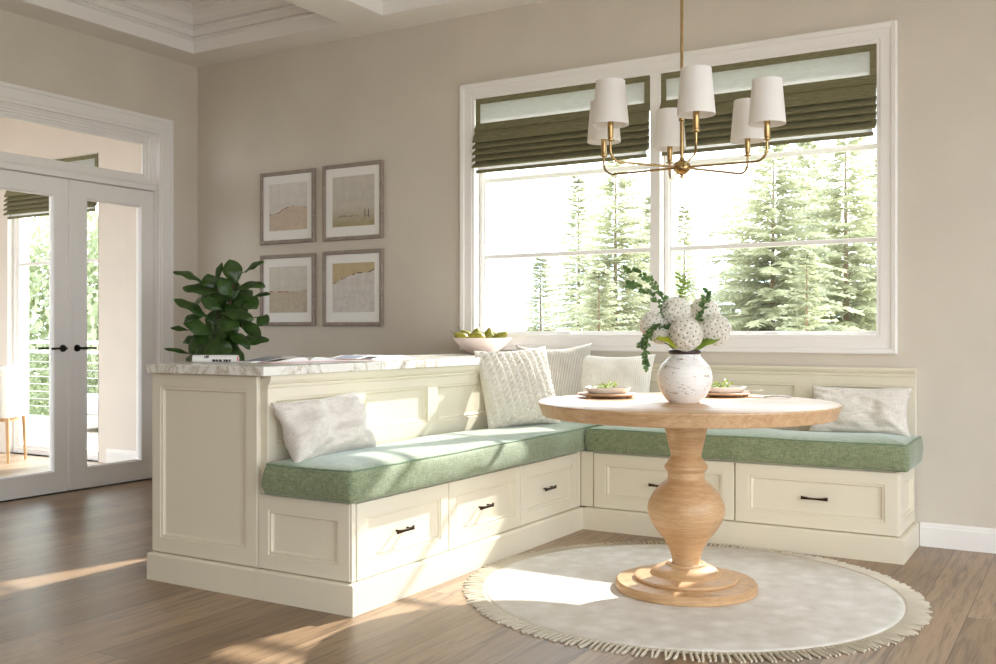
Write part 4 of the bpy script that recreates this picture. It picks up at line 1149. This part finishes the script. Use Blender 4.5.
# ------------------------------------------------------------------ pictures
def art_mat(name, sky, land, line, kind):
    s = N(name)
    v = s.coord(which='Generated')
    sx = s.new('ShaderNodeSeparateXYZ'); s.l.new(v, sx.inputs[0])
    n = s.noise(v, 5, 5, .6)
    # horizon height as a function of x
    cv = s.new('ShaderNodeFloatCurve'); c = cv.mapping.curves[0]
    pts = {'dune': [(0, .36), (.22, .37), (.4, .46), (.65, .5), (1, .47)], 'plain': [(0, .2), (1, .2)], 'flat': [(0, .47), (.5, .455), (1, .49)], 'slope': [(0, .58), (.35, .72), (.6, .79), (.85, .8), (1, .86)]}[kind]
    c.points[0].location = pts[0]; c.points[-1].location = pts[-1]
    for p in pts[1:-1]: c.points.new(*p)
    cv.mapping.update(); s.l.new(sx.outputs['X'], cv.inputs['Value'])
    d = s.new('ShaderNodeMath', operation='SUBTRACT'); s.l.new(sx.outputs['Z'], d.inputs[0]); s.l.new(cv.outputs[0], d.inputs[1])
    d2 = s.new('ShaderNodeMath', operation='MULTIPLY_ADD'); d2.inputs[1].default_value = .04 if kind != 'plain' else .16; s.l.new(n, d2.inputs[0]); s.l.new(d.outputs[0], d2.inputs[2])
    off = .02 if kind != 'plain' else .08
    f = s.new('ShaderNodeMapRange'); f.inputs['From Min'].default_value = off-.004 if kind != 'plain' else off-.15; f.inputs['From Max'].default_value = off+.004 if kind != 'plain' else off+.2; s.l.new(d2.outputs[0], f.inputs['Value'])
    a = s.mix(s.ramp(n, [(.35, '000000'), (.65, 'ffffff')]), sky, tuple(x*.86 for x in lin(sky)))
    b = s.mix(s.ramp(s.noise(v, 9, 5), [(.35, '000000'), (.65, 'ffffff')]), land, tuple(x*.85 for x in lin(land)))
    col = s.mix(f.outputs[0], b, a)
    ab = s.new('ShaderNodeMath', operation='ABSOLUTE'); sb_ = s.new('ShaderNodeMath', operation='SUBTRACT'); sb_.inputs[1].default_value = off; s.l.new(d2.outputs[0], sb_.inputs[0]); s.l.new(sb_.outputs[0], ab.inputs[0])
    ln = s.new('ShaderNodeMapRange'); ln.inputs['From Min'].default_value = .016; ln.inputs['From Max'].default_value = .006; s.l.new(ab.outputs[0], ln.inputs['Value'])
    pr = s.ramp(s.noise(s.coord(which='Generated', scale=(1, 1, .2)), 7, 3), [(.45, '000000'), (.56, 'ffffff')])
    ml = s.new('ShaderNodeMath', operation='MULTIPLY'); s.l.new(ln.outputs[0], ml.inputs[0]); s.l.new(pr, ml.inputs[1])
    col = s.mix(ml.outputs[0], col, line)
    s.color(col); s.set(Roughness=.7); return s.m
PICS = [((-5.131, -4.622, 1.671, 2.179), 'e2ddd6', 'd3c1ae', '7a4a36', 'dune', (.13, .12), 'grey framed dune picture at the top left of the four'),
        ((-4.551, -4.037, 1.669, 2.185), 'cfc8bd', 'ada07e', '8a7f60', 'plain', (.115, .115), 'grey framed misty plain picture at the top right of the four'),
        ((-5.131, -4.622, 1.093, 1.594), 'd8d3c8', 'c6b8a4', 'a8604c', 'flat', (.13, .12), 'grey framed flat horizon picture at the bottom left, behind the fig plant'),
        ((-4.551, -4.037, 1.09, 1.60), 'c8b38e', 'd8d1cb', '54443c', 'slope', (.115, .115), 'grey framed slope picture at the bottom right of the four')]
for i, (rc, sky, land, line, kd, mg, lab) in enumerate(PICS):
    t = thing('framed_picture', lab, 'picture', ((rc[0]+rc[1])/2, YW-.01, rc[2]), 0, 'four framed pictures on the back wall')
    yb = YW-.002
    bm = B(); rings(bm, rc, [(-.026, .006), (-.026, .02), (-.022, .024), (-.004, .024), (0, .02), (0, .0)], fy(yb)); obj('frame', bm, M['frame'], t)
    bm = B(); box(bm, rc[0]+.02, rc[1]-.02, yb-.010, yb-.002, rc[2]+.02, rc[3]-.02); obj('mat', bm, M['mat'], t)
    bm = B(); box(bm, rc[0]+.083, rc[1]-.072, yb-.0115, yb-.0102, rc[2]+.093, rc[3]-.085); obj('print', bm, art_mat('print_'+kd, sky, land, line, kd), t)
    if kd == 'plain':
        bm = B()
        for x in (rc[1]-.155, rc[1]-.125): box(bm, x, x+.006, yb-.0121, yb-.0117, rc[2]+.145, rc[2]+.2)
        obj('painted_figures', bm, M['ink'], t)

# ------------------------------------------------------------------ fig plant in the corner
PX, PY = -4.76, 4.60
fp = thing('potted_fig_plant', 'fiddle leaf fig with large dark green leaves in the corner behind the cabinet', 'plant', (PX, PY, 0))
bm = B(); lathe(bm, [(0, 0), (.14, 0), (.15, .01), (.19, .34), (.195, .36), (.18, .36), (.172, .33), (0, .33)], PX, PY, 40); obj('pot', bm, M['pot'], fp, smooth=40)
bm = B(); lathe(bm, [(0, .325), (.172, .325), (.17, .335), (0, .34)], PX, PY, 32); obj('soil', bm, M['soil'], fp)
def pp(u, v, dep): # plant-local picture coordinates in metres
    return Vector((PX, PY, 0))+CR*((u-224)*.00637)+CF*dep+Vector((0, 0, 1.05+(332-v)*.00637))
bm = B()
tube(bm, smooth_path([(PX, PY, .33), (PX+.01, PY, .7), pp(222, 338, .02), pp(229, 300, 0), pp(233, 284, 0)], 6), .009, 8)
tube(bm, smooth_path([(PX-.03, PY+.02, .33), (PX-.03, PY, .7), pp(219, 335, .0), pp(214, 300, -.02), pp(215, 282, 0)], 6), .008, 8)
tube(bm, smooth_path([pp(222, 338, .02), pp(228, 331, .02), pp(236, 325, .04)], 4), .006, 6)
obj('trunk', bm, M['stem'], fp, smooth=True)
LV = [((201.5, 282.5, .02), (175, 272, .06), .07, .35), ((214, 281, 0), (219.5, 262, -.02), .035, .1), ((236, 283, .03), (228.6, 259.5, .02), .085, .1), ((243, 272, 0), (263, 261.8, .03), .05, .3),
      ((236, 289, .05), (267, 286, .1), .085, .35), ((252, 296, 0), (270.5, 294, .04), .03, .2), ((233, 297, .06), (222, 278, .10), .09, .2), ((218, 293, .02), (184, 288, .06), .09, .3),
      ((211, 318, .1), (180.5, 300, .16), .09, .3), ((224, 309, .1), (207, 300, .15), .075, .2), ((202, 314, .0), (184, 324, .05), .06, .4), ((216, 333, .12), (193, 323, .2), .085, .25),
      ((186, 330, 0), (170, 327.7, .02), .03, .2), ((221, 320, .12), (244, 328, .2), .095, .3), ((241, 321, .04), (263, 337, .1), .06, .3), ((255, 317, 0), (267.5, 323.5, .02), .07, .3),
      ((227, 332, .06), (252.5, 348, .1), .075, .4), ((221, 336, .14), (226, 360, .2), .12, .2), ((216, 340, .1), (199, 359, .14), .07, .3), ((212, 333, .05), (192, 352, .1), .09, .3),
      ((189, 354, 0), (164, 348.5, .03), .03, .2), ((241, 297, .0), (257, 308, .03), .08, .3), ((223, 313, .1), (258, 319, .16), .075, .3), ((201, 338, 0), (183, 342, .04), .07, .3),
      ((228, 300, -.02), (248, 290, -.08), .09, .2), ((214, 300, -.04), (196, 296, -.1), .08, .2), ((232, 316, -.02), (250, 330, -.1), .09, .2), ((214, 322, -.04), (198, 334, -.1), .09, .2), ((226, 322, 0), (214, 342, .05), .09, .2),
      ((222, 345, -.02), (240, 362, -.08), .09, .3), ((214, 350, 0), (196, 366, .02), .08, .3), ((224, 352, .05), (232, 372, .1), .09, .3), ((222, 304, 0), (240, 312, .05), .08, .2), ((205, 352, -.02), (182, 360, -.04), .07, .3)]
rnd = random.Random(31)
for k in range(30):
    u0, v0_ = rnd.uniform(208, 238), rnd.uniform(285, 345); a = rnd.uniform(0, 6.28); L = rnd.uniform(20, 32)
    LV.append(((u0, v0_, rnd.uniform(-.08, .02)), (u0+L*math.cos(a), v0_+L*.7*math.sin(a), rnd.uniform(-.14, .06)), rnd.uniform(.07, .09), .25))
rnd = random.Random(8)
for i, (b, tp, W, bend) in enumerate(LV):
    bm = B(); p, q = pp(*b), pp(*tp)
    nrm_ = CF*rnd.uniform(.35, .9)+Vector((0, 0, rnd.uniform(.5, 1)))+CR*rnd.uniform(-.3, .3)
    big_leaf(p, q, nrm_, W*1.45, bm, bend*.8, 14, 6, .05, 1.15, i)
    ax = Vector((PX, PY, max(.75, p.z-.04)))
    ax = ax+CR*max(-.06, min(.06, (p-ax).dot(CR)))
    tube(bm, smooth_path([ax, (ax+p)/2+Vector((0, 0, .005)), p], 3), .003, 5)
    obj('leaf', bm, M['fig'], fp, recalc=False, smooth=True)

# ------------------------------------------------------------------ chandelier
HX, HY, HZ = -1.436, 3.856, 1.713
ch = thing('chandelier', 'six armed brass chandelier with white fabric shades hanging over the table', 'chandelier', (HX, HY, HZ))
bm = B(); lathe(bm, [(0, HZ-.045), (.006, HZ-.044), (.008, HZ-.036), (.006, HZ-.03), (.018, HZ-.026), (.032, HZ-.014), (.036, HZ), (.032, HZ+.014), (.018, HZ+.026), (.011, HZ+.03), (.011, HZ+.036), (.007, HZ+.04), (0, HZ+.04)], HX, HY, 32); obj('hub', bm, M['brass'], ch, smooth=50)
bm = B(); tube(bm, [(HX, HY, HZ+.03), (HX, HY, 3.30)], .0062, 12)
tube(bm, [(HX, HY, HZ+.03), (HX, HY, HZ+.19)], .0078, 12)
bmesh.ops.create_uvsphere(bm, u_segments=16, v_segments=10, radius=.0125, matrix=Matrix.Translation((HX, HY, HZ+.193))); obj('rod', bm, M['brass'], ch, smooth=50)
bm = B(); lathe(bm, [(0, 3.27), (.02, 3.27), (.055, 3.29), (.06, 3.30), (.06, 3.332), (0, 3.332)], HX, HY, 32); obj('canopy', bm, M['brass'], ch, smooth=40)
RA = .347
for k in range(6):
    a = R(60*k-1.0); d = Vector((math.cos(a), math.sin(a), 0)); c0 = Vector((HX, HY, 0)); e = c0+d*RA
    pts = [c0+d*.03+Vector((0, 0, HZ)), c0+d*(RA-.07)+Vector((0, 0, HZ-.002))]
    for j in range(7):
        th = R(90*j/6); pts.append(c0+d*(RA-.045+.045*math.sin(th))+Vector((0, 0, HZ-.002+.045*(1-math.cos(th)))))
    pts.append(e+Vector((0, 0, 1.792)))
    bm = B(); tube(bm, pts, .0048, 10); ar = obj('arm', bm, M['brass'], ch, smooth=50)
    bm = B(); lathe(bm, [(0, 1.786), (.006, 1.786), (.016, 1.79), (.0165, 1.793), (.009, 1.794), (.0105, 1.80), (.0115, 1.802), (.0115, 1.868), (.0095, 1.87), (0, 1.87)], e.x, e.y, 20); obj('candle_sleeve', bm, M['brass'], ar, smooth=40)
    bm = B(); zb, zt = 1.850, 2.020
    lathe(bm, [(.0695, zb), (.0705, zb), (.0705, zb+.006), (.0565, zt-.006), (.0565, zt), (.0545, zt), (.0545, zt-.006), (.0685, zb+.006), (.0695, zb)], e.x, e.y, 40)
    obj('lamp_shade', bm, M['shade'], ar, smooth=40)
    bm = B(); lathe(bm, [(0, 1.87), (.006, 1.87), (.007, 1.885), (.017, 1.915), (.018, 1.93), (.012, 1.95), (0, 1.958)], e.x, e.y, 16)
    for q in range(3):
        th = a+q*2*PI/3; tube(bm, [(e.x, e.y, 1.872), (e.x+.068*math.cos(th), e.y+.068*math.sin(th), 1.866)], .0012, 5)
    obj('bulb', bm, M['ceramic'], ar, smooth=50)

# ------------------------------------------------------------------ light
sun = bpy.data.lights.new('sun', 'SUN'); so = bpy.data.objects.new('sun', sun); link(so)
sun.energy = 6.8; sun.color = (1, .965, .91); sun.angle = R(.9)
dvec = Vector((-.335, -1.45, -1.0))
so.rotation_euler = dvec.to_track_quat('-Z', 'Y').to_euler(); so.location = (3, 15, 12)

w = bpy.data.worlds.new('sky'); bpy.context.scene.world = w; w.use_nodes = True
nt = w.node_tree; bg = nt.nodes['Background']
tc = nt.nodes.new('ShaderNodeTexCoord'); sx = nt.nodes.new('ShaderNodeSeparateXYZ'); cr = nt.nodes.new('ShaderNodeValToRGB')
cr.color_ramp.elements[0].position = .45; cr.color_ramp.elements[0].color = (.40, .42, .42, 1)
cr.color_ramp.elements[1].position = 1; cr.color_ramp.elements[1].color = (.78, .9, 1, 1)
e = cr.color_ramp.elements.new(.52); e.color = (.885, .945, 1, 1)
mr = nt.nodes.new('ShaderNodeMapRange'); mr.inputs['From Min'].default_value = -1; mr.inputs['From Max'].default_value = 1
nt.links.new(tc.outputs['Generated'], sx.inputs[0]); nt.links.new(sx.outputs['Z'], mr.inputs['Value']); nt.links.new(mr.outputs[0], cr.inputs['Fac']); nt.links.new(cr.outputs['Color'], bg.inputs['Color'])
bg.inputs['Strength'].default_value = 4.0

def portal(loc, rot, sx_, sy_):
    l = bpy.data.lights.new('window_portal', 'AREA'); l.shape = 'RECTANGLE'; l.size = sx_; l.size_y = sy_; l.cycles.is_portal = True
    o = bpy.data.objects.new('window_portal', l); o.location = loc; o.rotation_euler = rot; link(o)
portal((-2.14, YW+.16, 1.77), (R(-90), 0, 0), 2.38, 1.46)
for wn in RFILL: portal((XR+.12, (wn[0]+wn[1])/2, (wn[2]+wn[3])/2), (0, R(90), 0), wn[3]-wn[2], wn[1]-wn[0])
for wn in BFILL: portal(((wn[0]+wn[1])/2, YR-.12, (wn[2]+wn[3])/2), (R(90), 0, 0), wn[1]-wn[0], wn[3]-wn[2])

# ------------------------------------------------------------------ camera
cam = bpy.data.cameras.new('camera'); co = bpy.data.objects.new('camera', cam); link(co)
cam.sensor_width = 36; cam.lens = 1004/996*36
co.location = (0, 0, 1.05); co.rotation_euler = (R(90), 0, R(30.8)); cam.clip_start = .05; cam.clip_end = 1000
sc = bpy.context.scene; sc.camera = co
sc.view_settings.view_transform = 'Standard'; sc.view_settings.look = 'None'; sc.view_settings.gamma = 1; sc.view_settings.use_curve_mapping = False
sc.view_settings.exposure = 0.78
sc.cycles.max_bounces = 10; sc.cycles.diffuse_bounces = 6; sc.cycles.transparent_max_bounces = 16; sc.cycles.sample_clamp_indirect = 6
